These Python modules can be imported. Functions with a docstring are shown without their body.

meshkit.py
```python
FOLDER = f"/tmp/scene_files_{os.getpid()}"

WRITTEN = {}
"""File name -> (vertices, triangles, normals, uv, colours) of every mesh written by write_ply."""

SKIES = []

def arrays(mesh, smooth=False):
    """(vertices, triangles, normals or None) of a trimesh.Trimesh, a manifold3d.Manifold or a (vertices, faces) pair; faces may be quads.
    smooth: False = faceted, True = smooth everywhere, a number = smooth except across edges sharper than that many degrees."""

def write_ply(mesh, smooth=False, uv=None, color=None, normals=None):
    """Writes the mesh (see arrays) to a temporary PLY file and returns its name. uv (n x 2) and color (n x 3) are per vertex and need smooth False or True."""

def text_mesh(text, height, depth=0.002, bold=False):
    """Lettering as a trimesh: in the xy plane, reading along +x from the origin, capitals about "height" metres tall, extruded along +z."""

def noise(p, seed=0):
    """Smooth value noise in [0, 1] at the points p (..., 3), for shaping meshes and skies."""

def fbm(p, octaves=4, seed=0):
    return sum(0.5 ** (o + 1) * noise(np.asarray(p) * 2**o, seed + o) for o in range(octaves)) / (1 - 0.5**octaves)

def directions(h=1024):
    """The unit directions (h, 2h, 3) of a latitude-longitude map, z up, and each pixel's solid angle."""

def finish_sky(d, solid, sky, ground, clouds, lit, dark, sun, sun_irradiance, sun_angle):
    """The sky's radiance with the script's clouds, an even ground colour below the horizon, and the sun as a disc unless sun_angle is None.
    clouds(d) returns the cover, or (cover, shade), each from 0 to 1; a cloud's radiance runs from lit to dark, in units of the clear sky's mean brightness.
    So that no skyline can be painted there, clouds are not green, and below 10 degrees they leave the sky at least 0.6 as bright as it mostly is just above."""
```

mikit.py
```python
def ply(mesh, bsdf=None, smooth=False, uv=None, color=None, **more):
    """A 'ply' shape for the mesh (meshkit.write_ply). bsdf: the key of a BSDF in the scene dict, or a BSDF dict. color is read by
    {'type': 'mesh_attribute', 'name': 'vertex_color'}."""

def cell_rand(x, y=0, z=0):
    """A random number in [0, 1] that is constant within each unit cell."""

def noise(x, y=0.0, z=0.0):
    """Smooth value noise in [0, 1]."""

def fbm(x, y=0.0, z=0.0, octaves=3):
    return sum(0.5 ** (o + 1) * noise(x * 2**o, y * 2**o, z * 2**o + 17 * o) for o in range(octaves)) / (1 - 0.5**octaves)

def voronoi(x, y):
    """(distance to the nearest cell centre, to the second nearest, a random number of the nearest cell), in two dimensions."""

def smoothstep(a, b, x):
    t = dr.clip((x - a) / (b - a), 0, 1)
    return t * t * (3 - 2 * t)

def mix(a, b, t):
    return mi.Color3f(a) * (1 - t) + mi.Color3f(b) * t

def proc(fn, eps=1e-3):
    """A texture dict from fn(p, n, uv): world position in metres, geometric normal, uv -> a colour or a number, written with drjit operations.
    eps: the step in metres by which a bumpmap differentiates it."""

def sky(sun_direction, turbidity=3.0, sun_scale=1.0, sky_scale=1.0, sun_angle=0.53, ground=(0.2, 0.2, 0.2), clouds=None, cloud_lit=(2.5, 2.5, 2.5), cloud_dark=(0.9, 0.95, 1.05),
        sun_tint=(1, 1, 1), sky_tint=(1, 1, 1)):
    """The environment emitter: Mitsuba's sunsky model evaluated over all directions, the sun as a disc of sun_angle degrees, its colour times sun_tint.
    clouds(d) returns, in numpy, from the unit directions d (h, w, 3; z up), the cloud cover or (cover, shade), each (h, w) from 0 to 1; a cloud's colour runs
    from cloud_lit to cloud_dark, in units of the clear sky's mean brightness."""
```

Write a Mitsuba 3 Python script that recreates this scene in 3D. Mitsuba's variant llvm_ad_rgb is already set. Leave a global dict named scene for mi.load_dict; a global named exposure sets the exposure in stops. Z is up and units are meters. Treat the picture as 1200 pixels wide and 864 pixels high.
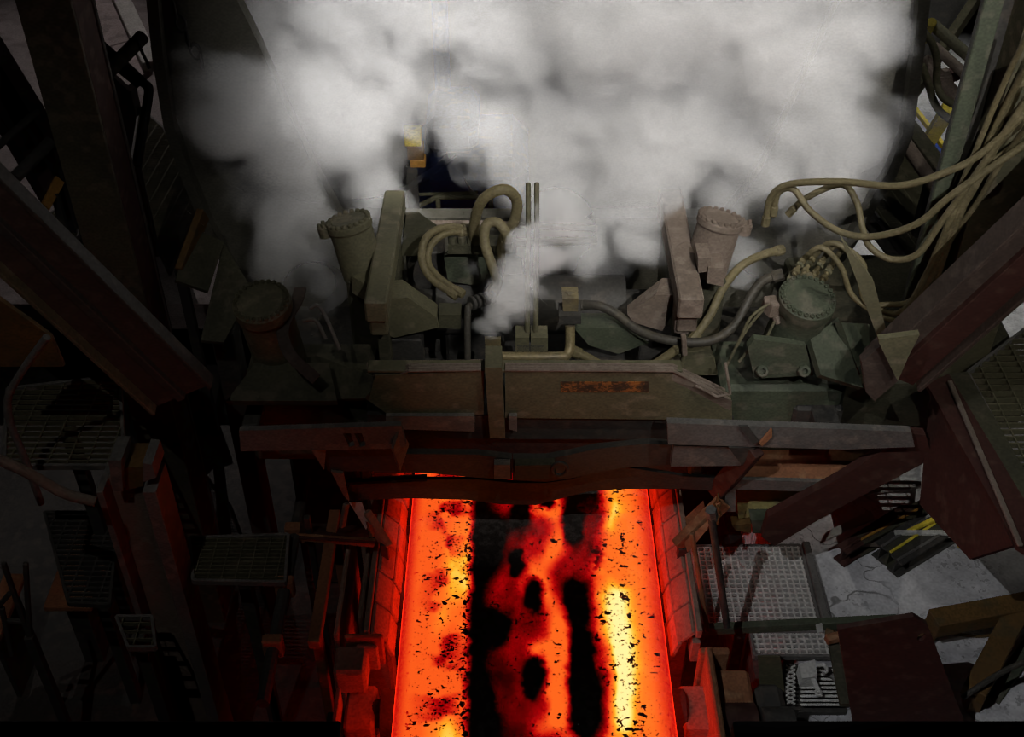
import math, numpy as np, trimesh, mitsuba as mi, drjit as dr, mikit, meshkit
import manifold3d as m3
from shapely.geometry import Polygon, LineString, box as sbox
from shapely import affinity
from mikit import fbm, noise, smoothstep, mix, voronoi

# ------------------------------------------------------------------ camera, lamps, exposure
T = mi.ScalarTransform4f
PITCH, FPX, EYE = math.radians(39.7), 1370.0, np.array([0, 0, 5.67])
FWD = np.array([0, math.cos(PITCH), -math.sin(PITCH)]); UP = np.array([0, math.sin(PITCH), math.cos(PITCH)])
scene, labels = {}, {}
scene['camera'] = {'type': 'perspective', 'fov': math.degrees(2*math.atan(600/FPX)), 'fov_axis': 'x', 'near_clip': .1, 'far_clip': 200.,
                   'to_world': T().look_at(EYE.tolist(), (EYE+FWD).tolist(), UP.tolist())}
exposure = 0.0
def spot(key, pos, aim, power, cutoff, soft, rgb=(1, 1, 1)):
    scene[key] = {'type': 'spot', 'to_world': T().look_at(list(pos), list(aim), [0, .01, 1]), 'cutoff_angle': float(cutoff), 'beam_width': float(soft),
                  'intensity': {'type': 'rgb', 'value': [power*c for c in rgb]}}
# flood lamps of the hall: one high on the right in front of the stand, one behind and above the steam, one over the shop floor on the right
spot('flood_front', (2.7, 1.6, 9.4), (.75, 6.55, 1.9), 80, 14.5, 7, (1, .95, .83))
spot('flood_steam', (2.6, 5.9, 11), (1.6, 7.9, 2.5), 36, 15, 8, (1, .975, .965))
spot('flood_shop', (-2.0, .9, 7.2), (2.95, 5.2, -1), 52, 10.5, 6, (.95, .97, 1))
spot('flood_left', (-2.4, .8, 9), (-2.6, 5.2, 1.2), 18, 15, 8, (1, .97, .92))
spot('flood_marker', (-.6, 2.6, 9.6), (-.72, 7.6, 1.2), 190, 6, 4, (1, .98, .95))
spot('flood_cloud', (1.9, -1.0, 7.8), (.90, 7.1, 2.5), 165, 17, 9.5, (1, .975, .965))
spot('flood_far', (5.5, 12, 10), (5.0, 11.5, -.5), 140, 20, 12, (1, 1, .95))
spot('flood_right', (3.6, .4, 8.4), (2.7, 5.5, 2.1), 44, 14, 8, (1, .97, .9))
spot('flood_hall', (-5, 16.5, 11), (-5.2, 12.5, 0), 70, 24, 17, (1, .9, .88))

# ------------------------------------------------------------------ materials
def rgb(*c): return {'type': 'rgb', 'value': list(c)}
def V(f): return mikit.proc(f)
def worn(c1, c2, c3, s=3.0, lo=.52, hi=.66):
    """two dirt tones in patches with specks and flakes of a third"""
    def f(p, n, uv):
        a = fbm(p.x*s, p.y*s, p.z*s, 3); b = fbm(p.x*s*5+7, p.y*s*5, p.z*s*5, 2); g = noise(p.x*90, p.y*90, p.z*90)
        return mix(mix(c1, c2, smoothstep(.2, .8, a)), c3, .75*smoothstep(lo, hi+.06, .7*b+.3*a))*(.8+.4*g)
    return V(f)
def mat(key, color, rough=.7, metal=0.0, spec=.35):
    scene[key] = {'type': 'twosided', 'b': {'type': 'principled', 'base_color': color, 'roughness': rough, 'metallic': metal, 'specular': spec}}
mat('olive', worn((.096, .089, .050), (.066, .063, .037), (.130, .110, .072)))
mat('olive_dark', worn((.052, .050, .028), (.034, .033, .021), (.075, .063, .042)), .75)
mat('green_paint', worn((.056, .066, .041), (.043, .051, .033), (.092, .086, .063)))
mat('taupe', worn((.145, .112, .089), (.112, .086, .066), (.172, .139, .112)), .8)
mat('steel_dark', worn((.042, .039, .034), (.03, .029, .026), (.06, .05, .04)), .65)
mat('red_oxide', worn((.045, .015, .011), (.034, .012, .009), (.06, .032, .022)), .72)
mat('olive_yellow', worn((.26, .22, .08), (.2, .17, .07), (.14, .12, .07)), .75)
mat('brown_dark', worn((.050, .034, .026), (.036, .025, .020), (.063, .046, .036)), .75)
mat('hood', worn((.073, .069, .053), (.066, .063, .048), (.079, .073, .059), 2.0), .8)
mat('stencil', worn((.30, .10, .02), (.05, .025, .012), (.02, .016, .012), 14, .42, .5), .8)
mat('duct_pink', worn((.40, .33, .32), (.30, .25, .24), (.2, .17, .16), 2.0), .8)
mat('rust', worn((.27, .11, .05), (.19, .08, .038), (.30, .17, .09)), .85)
mat('grey_steel', worn((.112, .106, .099), (.079, .076, .069), (.152, .132, .112)), .65)
mat('zinc', worn((.46, .45, .42), (.38, .37, .34), (.54, .52, .49)), .6)
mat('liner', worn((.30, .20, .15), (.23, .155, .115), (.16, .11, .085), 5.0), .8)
mat('hose', worn((.118, .098, .048), (.090, .076, .040), (.150, .125, .07)), .65)
mat('hose_dark', worn((.046, .041, .033), (.033, .030, .023), (.066, .056, .040)), .6)
mat('brass', worn((.198, .158, .079), (.145, .119, .066), (.106, .092, .066)), .5, .3)
mat('yellow', worn((.66, .52, .04), (.52, .40, .04), (.28, .22, .1), 4.0, .62, .75), .55)
mat('orange', worn((.363, .178, .033), (.277, .132, .026), (.165, .086, .040)), .6)
mat('amber', worn((.120, .062, .016), (.080, .043, .013), (.06, .045, .02)), .7)
mat('blue', worn((.05, .085, .27), (.04, .065, .2), (.08, .1, .2)), .45)
mat('white_paint', worn((.396, .396, .370), (.330, .330, .310), (.264, .251, .224)), .6)
mat('rubber', rgb(.012, .012, .012), .9, 0, .2)
def concrete(p, n, uv):
    a = fbm(p.x*1.6, p.y*1.6, 0, 5); b = fbm(p.x*11, p.y*11, 3, 4); c = noise(p.x*75, p.y*75)
    wx, wy = .5*fbm(p.x*5, p.y*5, 1, 3), .5*fbm(p.x*5, p.y*5, 9, 3); q1, q2, _ = voronoi(p.x*.9+wx, p.y*.9+wy)
    crack = (1-smoothstep(.003, .022, q2-q1))*smoothstep(.35, .55, fbm(p.x*1.4, p.y*1.4, 4, 2))
    pit = smoothstep(.64, .72, fbm(p.x*34, p.y*34, 5, 3))*smoothstep(.40, .62, fbm(p.x*2.6, p.y*2.6, 2, 3))
    col = mix((.34, .335, .345), (.60, .59, .59), smoothstep(.3, .7, a))*(.62+.5*b+.25*c)
    return mix(col, (.08, .075, .07), dr.maximum(crack*.75, pit*.45))
mat('concrete', V(concrete), .9)
mat('hallfloor', worn((.238, .211, .205), (.178, .158, .155), (.132, .112, .106), 1.2), .9)

# ------------------------------------------------------------------ mesh helpers
def at(px, py, y=None, z=None, x=None):
    d = FWD*FPX + np.array([1., 0, 0])*(px-600) + UP*(432-py)
    t = (y-EYE[1])/d[1] if y is not None else (z-EYE[2])/d[2] if z is not None else (x-EYE[0])/d[0]
    return EYE + d*t
def unit(v): v = np.asarray(v, float); return v/np.linalg.norm(v)
def join(*ms): return trimesh.util.concatenate([m for m in ms if m is not None])
def frame(axis, up=(0, 0, 1)):
    a = unit(axis); u = np.asarray(up, float)
    if abs(a@unit(u)) > .98: u = np.array([0, 1., 0])
    s = unit(np.cross(a, u)); return s, unit(np.cross(s, a)), a           # side, up, axis
def cbox(sx, sy, sz, c=.006):
    c = min(c, .45*min(sx, sy, sz)); P = []
    for i in (-1, 1):
        for j in (-1, 1):
            for k in (-1, 1):
                h = np.array([i*sx/2, j*sy/2, k*sz/2])
                for ax in range(3):
                    q = h - np.array([i, j, k])*c; q[ax] = h[ax]; P.append(q)
    return trimesh.convex.convex_hull(np.array(P))
def place(m, side, up, axis, org):
    M = np.eye(4); M[:3, 0], M[:3, 1], M[:3, 2], M[:3, 3] = side, up, axis, org
    m = m.copy(); m.apply_transform(M); return m
def bx(x0, x1, y0, y1, z0, z1, c=.006):
    m = cbox(x1-x0, y1-y0, z1-z0, c); m.apply_translation([(x0+x1)/2, (y0+y1)/2, (z0+z1)/2]); return m
def bar(A, B, w, h, up=(0, 0, 1), c=.005):
    A, B = np.asarray(A, float), np.asarray(B, float); s, u, a = frame(B-A, up)
    return place(cbox(w, h, np.linalg.norm(B-A), c), s, u, a, (A+B)/2)
def ibeam(A, B, w, h, tf=.018, tw=.012, up=(0, 0, 1)):
    A, B = np.asarray(A, float), np.asarray(B, float); s, u, a = frame(B-A, up); L = np.linalg.norm(B-A)
    P = Polygon([(-w/2, -h/2), (w/2, -h/2), (w/2, -h/2+tf), (tw/2, -h/2+tf), (tw/2, h/2-tf), (w/2, h/2-tf), (w/2, h/2), (-w/2, h/2), (-w/2, h/2-tf), (-tw/2, h/2-tf), (-tw/2, -h/2+tf), (-w/2, -h/2+tf)])
    m = extr(P, L); return place(m, s, u, a, A)
def extr(P, h):
    gs = [g for g in getattr(P, 'geoms', [P]) if g.geom_type == 'Polygon' and g.area > 1e-6]
    return join(*[trimesh.creation.extrude_polygon(g, h, engine='earcut') for g in gs])
def smooth_path(pts, sub=6):
    P = np.asarray(pts, float)
    if len(P) < 3: return P
    E = np.vstack([2*P[0]-P[1], P, 2*P[-1]-P[-2]]); out = []
    for i in range(1, len(E)-2):
        for t in np.arange(sub)/sub:
            a, b, c, d = E[i-1], E[i], E[i+1], E[i+2]
            out.append(.5*(2*b+(c-a)*t+(2*a-5*b+4*c-d)*t*t+(3*b-a-3*c+d)*t**3))
    return np.vstack(out+[P[-1]])
def tube(pts, r, n=10, sub=6):
    p = smooth_path(pts, sub); t = np.gradient(p, axis=0); t /= np.linalg.norm(t, axis=1)[:, None]
    u = np.cross(t[0], [0, 0, 1]) if abs(t[0][2]) < .9 else np.cross(t[0], [0, 1, 0]); u = unit(u); ang = np.arange(n)*2*np.pi/n; V_ = []
    for i in range(len(p)):
        u = unit(u-t[i]*(u@t[i])); w = np.cross(t[i], u)
        V_.append(p[i]+r*(np.cos(ang)[:, None]*u+np.sin(ang)[:, None]*w))
    V_ = np.vstack(V_+[p[:1], p[-1:]]); F = []
    for i in range(len(p)-1):
        for j in range(n):
            a, b = i*n+j, i*n+(j+1) % n; F += [[a, b, b+n], [a, b+n, a+n]]
    e = len(p)*n
    for j in range(n): F += [[e, (j+1) % n, j], [e+1, e-n+j, e-n+(j+1) % n]]
    return trimesh.Trimesh(V_, F, process=False)
def lathe(prof, A, axis=(0, 0, 1), n=32):
    s, u, a = frame(axis); m = trimesh.creation.revolve(np.array(prof, float), sections=n); return place(m, s, u, a, A)
def cyl(A, B, r, n=24, c=.004):
    A, B = np.asarray(A, float), np.asarray(B, float); L = np.linalg.norm(B-A); c = min(c, r*.3, L*.3)
    return lathe([(0, 0), (r-c, 0), (r, c), (r, L-c), (r-c, L), (0, L)], A, B-A, n)
def face(px, y, t=.03):
    """upright plate at distance y: its outline as seen in the photograph, thickness t going back"""
    q = [at(a, b, y=y) for a, b in px]; P = Polygon([(v[0], v[2]) for v in q]).buffer(0)
    m = extr(P, t); return place(m, (1, 0, 0), (0, 0, 1), (0, -1, 0), (0, y+t, 0))
def plate(pts, t=.02):
    """flat plate through points in space, thickness t"""
    q = np.asarray(pts, float); c = q.mean(0); _, _, vt = np.linalg.svd(q-c); n = vt[2]
    if n @ (EYE-c) < 0: n = -n
    s = unit(vt[0]); u = np.cross(n, s); P = Polygon([((v-c)@s, (v-c)@u) for v in q]).buffer(0)
    m = extr(P, t); return place(m, s, u, n, c-n*t)
def prism_x(yz, x0, x1):
    m = extr(Polygon(yz).buffer(0), x1-x0); return place(m, (0, 1, 0), (0, 0, 1), (1, 0, 0), (x0, 0, 0))

def hullm(pts): return trimesh.convex.convex_hull(np.array(pts))

# ------------------------------------------------------------------ registry
def numbered(k):
    if k not in scene and k not in labels: return k
    i = 1
    while f'{k}_{i:03d}' in scene or f'{k}_{i:03d}' in labels: i += 1
    return f'{k}_{i:03d}'
def thing(name, label, cat, group=None, kind=None):
    k = numbered(name); labels[k] = {'label': label, 'category': cat}
    if group: labels[k]['group'] = group
    labels[k]['kind'] = kind or 'thing'
    return k
def part(t, name, mesh, m, smooth=False, label=None, kind=None):
    k = numbered(t+'__'+name); scene[k] = mikit.ply(mesh, m, smooth)
    if label or kind: labels[k] = {a: b for a, b in (('label', label), ('kind', kind)) if b}
    return k
def solo(name, mesh, m, label, cat, group=None, smooth=False, kind=None):
    k = thing(name, label, cat, group, kind); scene[k] = mikit.ply(mesh, m, smooth); return k
def struct(name, mesh, m, label=None):
    scene[name] = mikit.ply(mesh, m); labels[name] = {'kind': 'structure', **({'label': label} if label else {})}
    return name
SHARED = {}
def copies(t, name, proto, m, mats, smooth=False):
    """many alike pieces: one file, one entry each"""
    key = (id(proto), m)
    if key not in SHARED: SHARED[key] = (proto, mikit.ply(proto, m, smooth))
    for M in mats: scene[numbered(t+'__'+name)] = {**SHARED[key][1], 'to_world': T(M)}
def pose(side, up, axis, org):
    M = np.eye(4); M[:3, 0], M[:3, 1], M[:3, 2], M[:3, 3] = side, up, axis, org; return M
BOLT = lathe([(0, 0), (1, 0), (1, 1.0), (.85, 1.2), (.5, 1.2), (.5, .4), (0, .4)], (0, 0, 0), (0, 0, 1), 8)
def bolts(t, pts, axis, r, m='olive', name='bolt'):
    s, u, a = frame(axis); copies(t, name, BOLT, m, [pose(s*r, u*r, a*r, p) for p in pts])

# ------------------------------------------------------------------ setting
FZ, NZ = -1.0, -.46
struct('floor', bx(1.75, 40, 3.0, 60, FZ-.3, FZ, .001), 'concrete', 'grey concrete hall floor on the right')
struct('floor_005', bx(1.80, 7, 2.6, 7.6, FZ, NZ, .004), 'concrete', 'grey cracked concrete shop floor beside the large grating')
struct('floor_002', bx(-40, -2.6, 9.0, 60, FZ-.3, FZ, .001), 'hallfloor', 'pale hall floor far behind the left column')
struct('floor_003', bx(-2.6, 1.75, 9.3, 60, FZ-.3, FZ, .001), 'hallfloor')
struct('floor_004', bx(-8, 1.75, 1.0, 9.3, FZ-1.3, FZ-1.0, .001), 'steel_dark', 'bottom of the roller table pit under black mill scale')
struct('wall_pit', bx(1.65, 1.75, 1.0, 9.3, FZ-1.0, FZ, .001), 'steel_dark')
struct('wall_back', bx(-40, 40, 45, 45.5, FZ-.3, 14, .001), 'hallfloor')

# ------------------------------------------------------------------ glowing slab
SX0, SX1, SY0, SY1, SH = -.675, .925, 2.2, 6.7, .24
def slab_mesh():
    r = .085; prof = []                                   # around the section: half the bottom, right side, top, left side
    cs = [((SX1-r, -SH+r), -90), ((SX1-r, -r), 0), ((SX0+r, -r), 90), ((SX0+r, -SH+r), 180)]
    for (cx, cz), a0 in cs:
        for a in np.radians(np.linspace(a0, a0+90, 7)): prof.append((cx+r*math.cos(a), cz+r*math.sin(a)))
    prof.append(prof[0]); prof = np.array(prof)
    d = np.r_[0, np.cumsum(np.linalg.norm(np.diff(prof, axis=0), axis=1))]; ys = np.linspace(SY0, SY1, 61)
    v = np.array([(x, y, z) for y in ys for x, z in prof]); uv = np.array([(s/d[-1], (y-SY0)/(SY1-SY0)) for y in ys for s in d]); k = len(prof)
    f = [[i*k+j, i*k+j+1, (i+1)*k+j+1, (i+1)*k+j] for i in range(60) for j in range(k-1)]
    f = np.array(f); return trimesh.Trimesh(v, np.vstack([f[:, [0, 2, 1]], f[:, [0, 3, 2]]]), process=False), uv
def bump01(x, c, w): return dr.exp(-dr.square((x-c)/w))
BLOBS = [(.505, 4.63, .042, .17), (.665, 4.64, .045, .16), (.36, 4.40, .06, .14), (.50, 4.05, .05, .16), (.33, 5.1, .07, .3), (.31, 3.8, .06, .3), (.67, 5.25, .05, .25), (.68, 4.2, .05, .3), (.67, 3.85, .05, .25), (.46, 5.35, .05, .2), (.57, 5.42, .03, .06), (.44, 4.9, .03, .12)]
def heat(p):
    """temperature over the slab: two hot bands, water-cooled dark lanes and wet blobs between them, flakes of cold scale"""
    u = (p.x-SX0)/(SX1-SX0); y = p.y
    n = fbm(u*6+3, y*2.6, 1.0, 3); m = fbm(u*5+9, y*2.0+4, 6.0, 3); f1 = fbm(u*26, y*17, 4.0, 3)
    uu = u+.030*(fbm(u*12, y*8, 2, 3)-.5)+.014*(f1-.5); us = u+.055*(noise(y*2.1, 3.0)-.5)+.03*(fbm(u*10, y*6, 4.5, 2)-.5)
    left = 1-smoothstep(.235, .285, uu); edge_r = .745+.035*smoothstep(4.6, 5.4, y)+.02*dr.sin(y*5)
    right = smoothstep(edge_r-.035, edge_r+.045, uu)
    yel = smoothstep(.42, .62, m)*smoothstep(.10, .19, u)*(1-.45*smoothstep(4.7, 5.3, y))
    patch = smoothstep(.47, .66, fbm(u*10+1, y*6.5+2, 8, 3))*bump01(u, .17, .07)
    base = left*(.62+.34*yel-.26*patch*(.5+f1)) + right*(.70+.42*bump01(uu, .825, .06)*smoothstep(.22, .5, m)+.12*(n-.5))
    mid = .25*smoothstep(.2, .7, n)*smoothstep(.28, .36, u)+.13*bump01(u, .46, .1)+.05
    lane = mid+.40*bump01(us, .585+.022*dr.sin(y*7.5), .048)+.18*smoothstep(.46, .66, n)*bump01(u, .5, .12)+.16*bump01(u, .66, .07)*smoothstep(.5, .62, m)
    ring = dr.sqrt(dr.square((u-.50)/.115)+dr.square((y-3.98)/.27)); lane = lane+.36*bump01(ring, 1.0, .30)*smoothstep(.45, .53, u)
    wet = sum(bump01(u+.03*(f1-.5), cu, su)*bump01(y+.1*(f1-.5), cy, sy) for cu, cy, su, sy in BLOBS)
    lane = dr.minimum(lane, .66)*(1-.92*smoothstep(.12, .85, wet))
    h = base+lane*(1-left)*(1-right)
    h = h*(1-.75*bump01(uu, .755, .03)*bump01(y, 4.95, .12)*smoothstep(.3, .6, f1))
    edge = smoothstep(-.01, .06, u)*smoothstep(-.01, .11, 1-u)
    rim = bump01(u, .25, .022)+.75*bump01(u, .865, .018)+.3*bump01(u, .79, .05)+.15*bump01(u, .16, .06)
    fl = fbm(u*66+3*f1, y*40, 2.0, 3); fine = fbm(u*150, y*95, 7.0, 2); on = smoothstep(.03, .08, u)*(1-smoothstep(.95, .98, u))
    flake = dr.maximum(smoothstep(.735-.13*rim, .765-.13*rim, fl), smoothstep(.80-.14*rim-.18*patch, .85-.14*rim-.18*patch, fine))*on
    return h*(.60+.40*edge)*(1-.88*flake)+.02, f1
def glow(p, n, uv):
    h, f1 = heat(p); grain = noise(p.x*150, p.y*150)
    h = h*(1+.30*(grain-.5)*(1-smoothstep(.4, .62, h)))
    r = 1.08*smoothstep(.12, .76, h); g = .20*dr.square(smoothstep(.3, .82, h))+.72*dr.power(smoothstep(.68, 1.12, h), 1.8); b = .003*smoothstep(.2, .5, h)+.012*smoothstep(.4, .8, h)+.34*dr.power(smoothstep(.84, 1.15, h), 1.8)
    flank = smoothstep(.03, .09, -p.z)          # the flanks were never sprayed: an even red heat
    r, g, b = r+(3.0-r)*flank, g+(.07-g)*flank, b+(.012-b)*flank
    return mi.Color3f(r, g, b)
def crust(p, n, uv):
    a = fbm(p.x*30, p.y*30, 0, 2); return mix((.05, .048, .048), (.10, .098, .1), smoothstep(.4, .7, a))*(.7+.6*noise(p.x*130, p.y*130))
mat('crust', V(crust), .75)
sm, suv = slab_mesh()
k = thing('hot_slab', 'glowing red and orange steel slab with dark cooled lanes running out from under the stand', 'slab')
scene[k] = mikit.ply(sm, 'crust', True, uv=suv); scene[k]['emitter'] = {'type': 'area', 'radiance': mikit.proc(glow)}

# ------------------------------------------------------------------ roller table beside the slab
for i, ry in enumerate((3.2, 4.06, 4.92, 5.78, 6.64)):
    lab = ['roller of the table nearest the camera under the slab', 'roller whose round ends show beside the slab near the bottom edge', 'roller under the slab between the two side guards', 'roller under the slab below the splash plate', 'roller under the slab inside the stand'][i]
    t = thing('table_roller', lab, 'roller', 'rollers of the table under the slab')
    part(t, 'barrel', cyl((-.78, ry, -SH-.145), (1.03, ry, -SH-.145), .145, 28), 'steel_dark', 30)
    for s, x0, x1 in ((0, -.96, -.78), (1, 1.03, 1.2)):
        part(t, 'journal', cyl((x0, ry, -SH-.145), (x1, ry, -SH-.145), .085, 20), 'steel_dark', 30)
        part(t, 'bearing_block', join(bx(x0-.03, x1-.03, ry-.15, ry+.15, -1.9, -SH-.06, .02)), 'liner')
def guard(sgn, x_in, label):
    t = thing('side_guard', label, 'guard')
    g0, g1 = 4.36, 5.85
    part(t, 'backing', prism_x([(g0, -.28), (g1, -.28), (g1, -.10), (g0, -.10)], min(x_in+sgn*.115, x_in+sgn*.16), max(x_in+sgn*.115, x_in+sgn*.16)), 'liner')
    part(t, 'cap', bar((x_in+sgn*.145, g0, -.02), (x_in+sgn*.145, g1, -.02), .035, .07), 'liner')
    rng = np.random.default_rng(3)
    prot = [cbox(.135, .235, .03, .006), cbox(.13, .228, .036, .01)]
    for r in range(2):
        for c in range(6):
            y = g0+.13+c*.245; a = math.radians((75, 50)[r])
            ax = np.array([math.cos(a)*sgn, 0, math.sin(a)]); nr = np.array([-math.sin(a)*sgn, 0, math.cos(a)])
            o = np.array([x_in+sgn*(.02, .081)[r], y, (-.19, -.073)[r]]) + nr*rng.uniform(-.005, .005)
            copies(t, 'liner_plate', prot[(r+c) % 2], 'liner', [pose(ax, np.cross(nr, ax), nr, o)])
guard(-1, SX0-.05, 'row of glowing lined red plates along the left edge of the slab')
guard(1, SX1+.05, 'row of glowing lined red plates along the right edge of the slab')

def dark_slot_left():
    t = thing('entry_guide', 'dark red upright plates with a black slot between, left of the left side guard', 'guide')
    part(t, 'outer_plate', bx(-1.06, -1.03, 4.32, 5.2, -.9, .03, .01), 'liner')
    part(t, 'inner_plate', bx(-.94, -.91, 4.5, 5.2, -.28, -.03, .01), 'liner')
    part(t, 'foot', bx(-1.05, -.86, 4.12, 4.32, -.28, -.06, .02), 'liner')
    part(t, 'stop_plate', bx(-1.0, -.77, 4.33, 4.36, -.28, -.0, .01), 'rust')
    part(t, 'stop_plate', bx(-.93, -.80, 4.29, 4.32, -.28, -.05, .01), 'liner')
dark_slot_left()
solo('guide_rail', join(bar((-1.15, 4.2, .09), (-1.15, 5.25, .09), .07, .07), bar((-1.15, 4.3, .06), (-1.15, 4.3, -1.95), .06, .06), bar((-1.15, 5.2, .06), (-1.15, 5.2, -1.95), .06, .06)), 'rust', 'orange lit square rail running beside the slot left of the slab', 'rail')
t = thing('pipe_rack', 'dark pipe rail with clamps at the far left of the roller table', 'pipe rack')
part(t, 'pipe', tube([(-1.42, 3.9, -.05), (-1.42, 5.7, -.05)], .04), 'steel_dark', 30)
for y in (4.3, 4.75, 5.2): part(t, 'clamp', bx(-1.48, -1.36, y-.035, y+.035, -.12, .03, .01), 'rust')
for y in (4.1, 5.4): part(t, 'post', bar((-1.42, y, -.05), (-1.42, y, -2.0), .05, .05), 'steel_dark')
t = thing('drive_motor', 'dark round motor beside the near left roller end', 'motor')
part(t, 'casing', cyl((-1.45, 3.75, -.45), (-1.0, 3.75, -.45), .19, 28, .02), 'steel_dark', 30)
part(t, 'foot', bx(-1.4, -1.05, 3.6, 3.9, -2.0, -.6, .02), 'steel_dark')
t = thing('bearing_housing', 'red lit bearing housing with stepped plates right of the slab near the bottom edge', 'housing')
part(t, 'body', bx(1.19, 1.42, 3.55, 4.25, -1.95, -.2, .02), 'rust'); part(t, 'cap', cyl((1.2, 3.9, -.3), (1.42, 3.9, -.3), .15, 26), 'red_oxide', 30)
part(t, 'web', bx(1.15, 1.19, 3.5, 4.3, -1.95, -.05, .01), 'rust'); part(t, 'top_plate', bx(1.12, 1.3, 4.27, 4.32, -1.95, -.08, .01), 'rust')
t = thing('gear_motor', 'dark green black motor casing between the red housing and the small grating', 'motor')
part(t, 'casing', join(bx(1.45, 1.62, 3.5, 4.2, -.75, -.25, .04), cyl((1.44, 3.85, -.25), (1.62, 3.85, -.25), .14, 24)), 'steel_dark', 30)
part(t, 'foot', bx(1.46, 1.6, 3.6, 4.1, -2.0, -.75, .02), 'steel_dark')

for xa, lab in ((-1.03, 'left'), (1.235, 'right')):
    t = thing('table_apron', f'red lit side plate of the roller table along the bottom edge, {lab} of the slab', 'plate'); part(t, 'sheet', bx(xa, xa+.025, 2.3, 4.08 if xa < 0 else 3.48, -1.7, -.15, .005), 'liner')
    for y in (2.6, 3.3, 3.9)[:3 if xa < 0 else 2]: part(t, 'post', bx(xa-.04 if xa < 0 else xa+.025, xa if xa < 0 else xa+.065, y-.05, y+.05, -2.0, -.2, .005), 'steel_dark')

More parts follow.
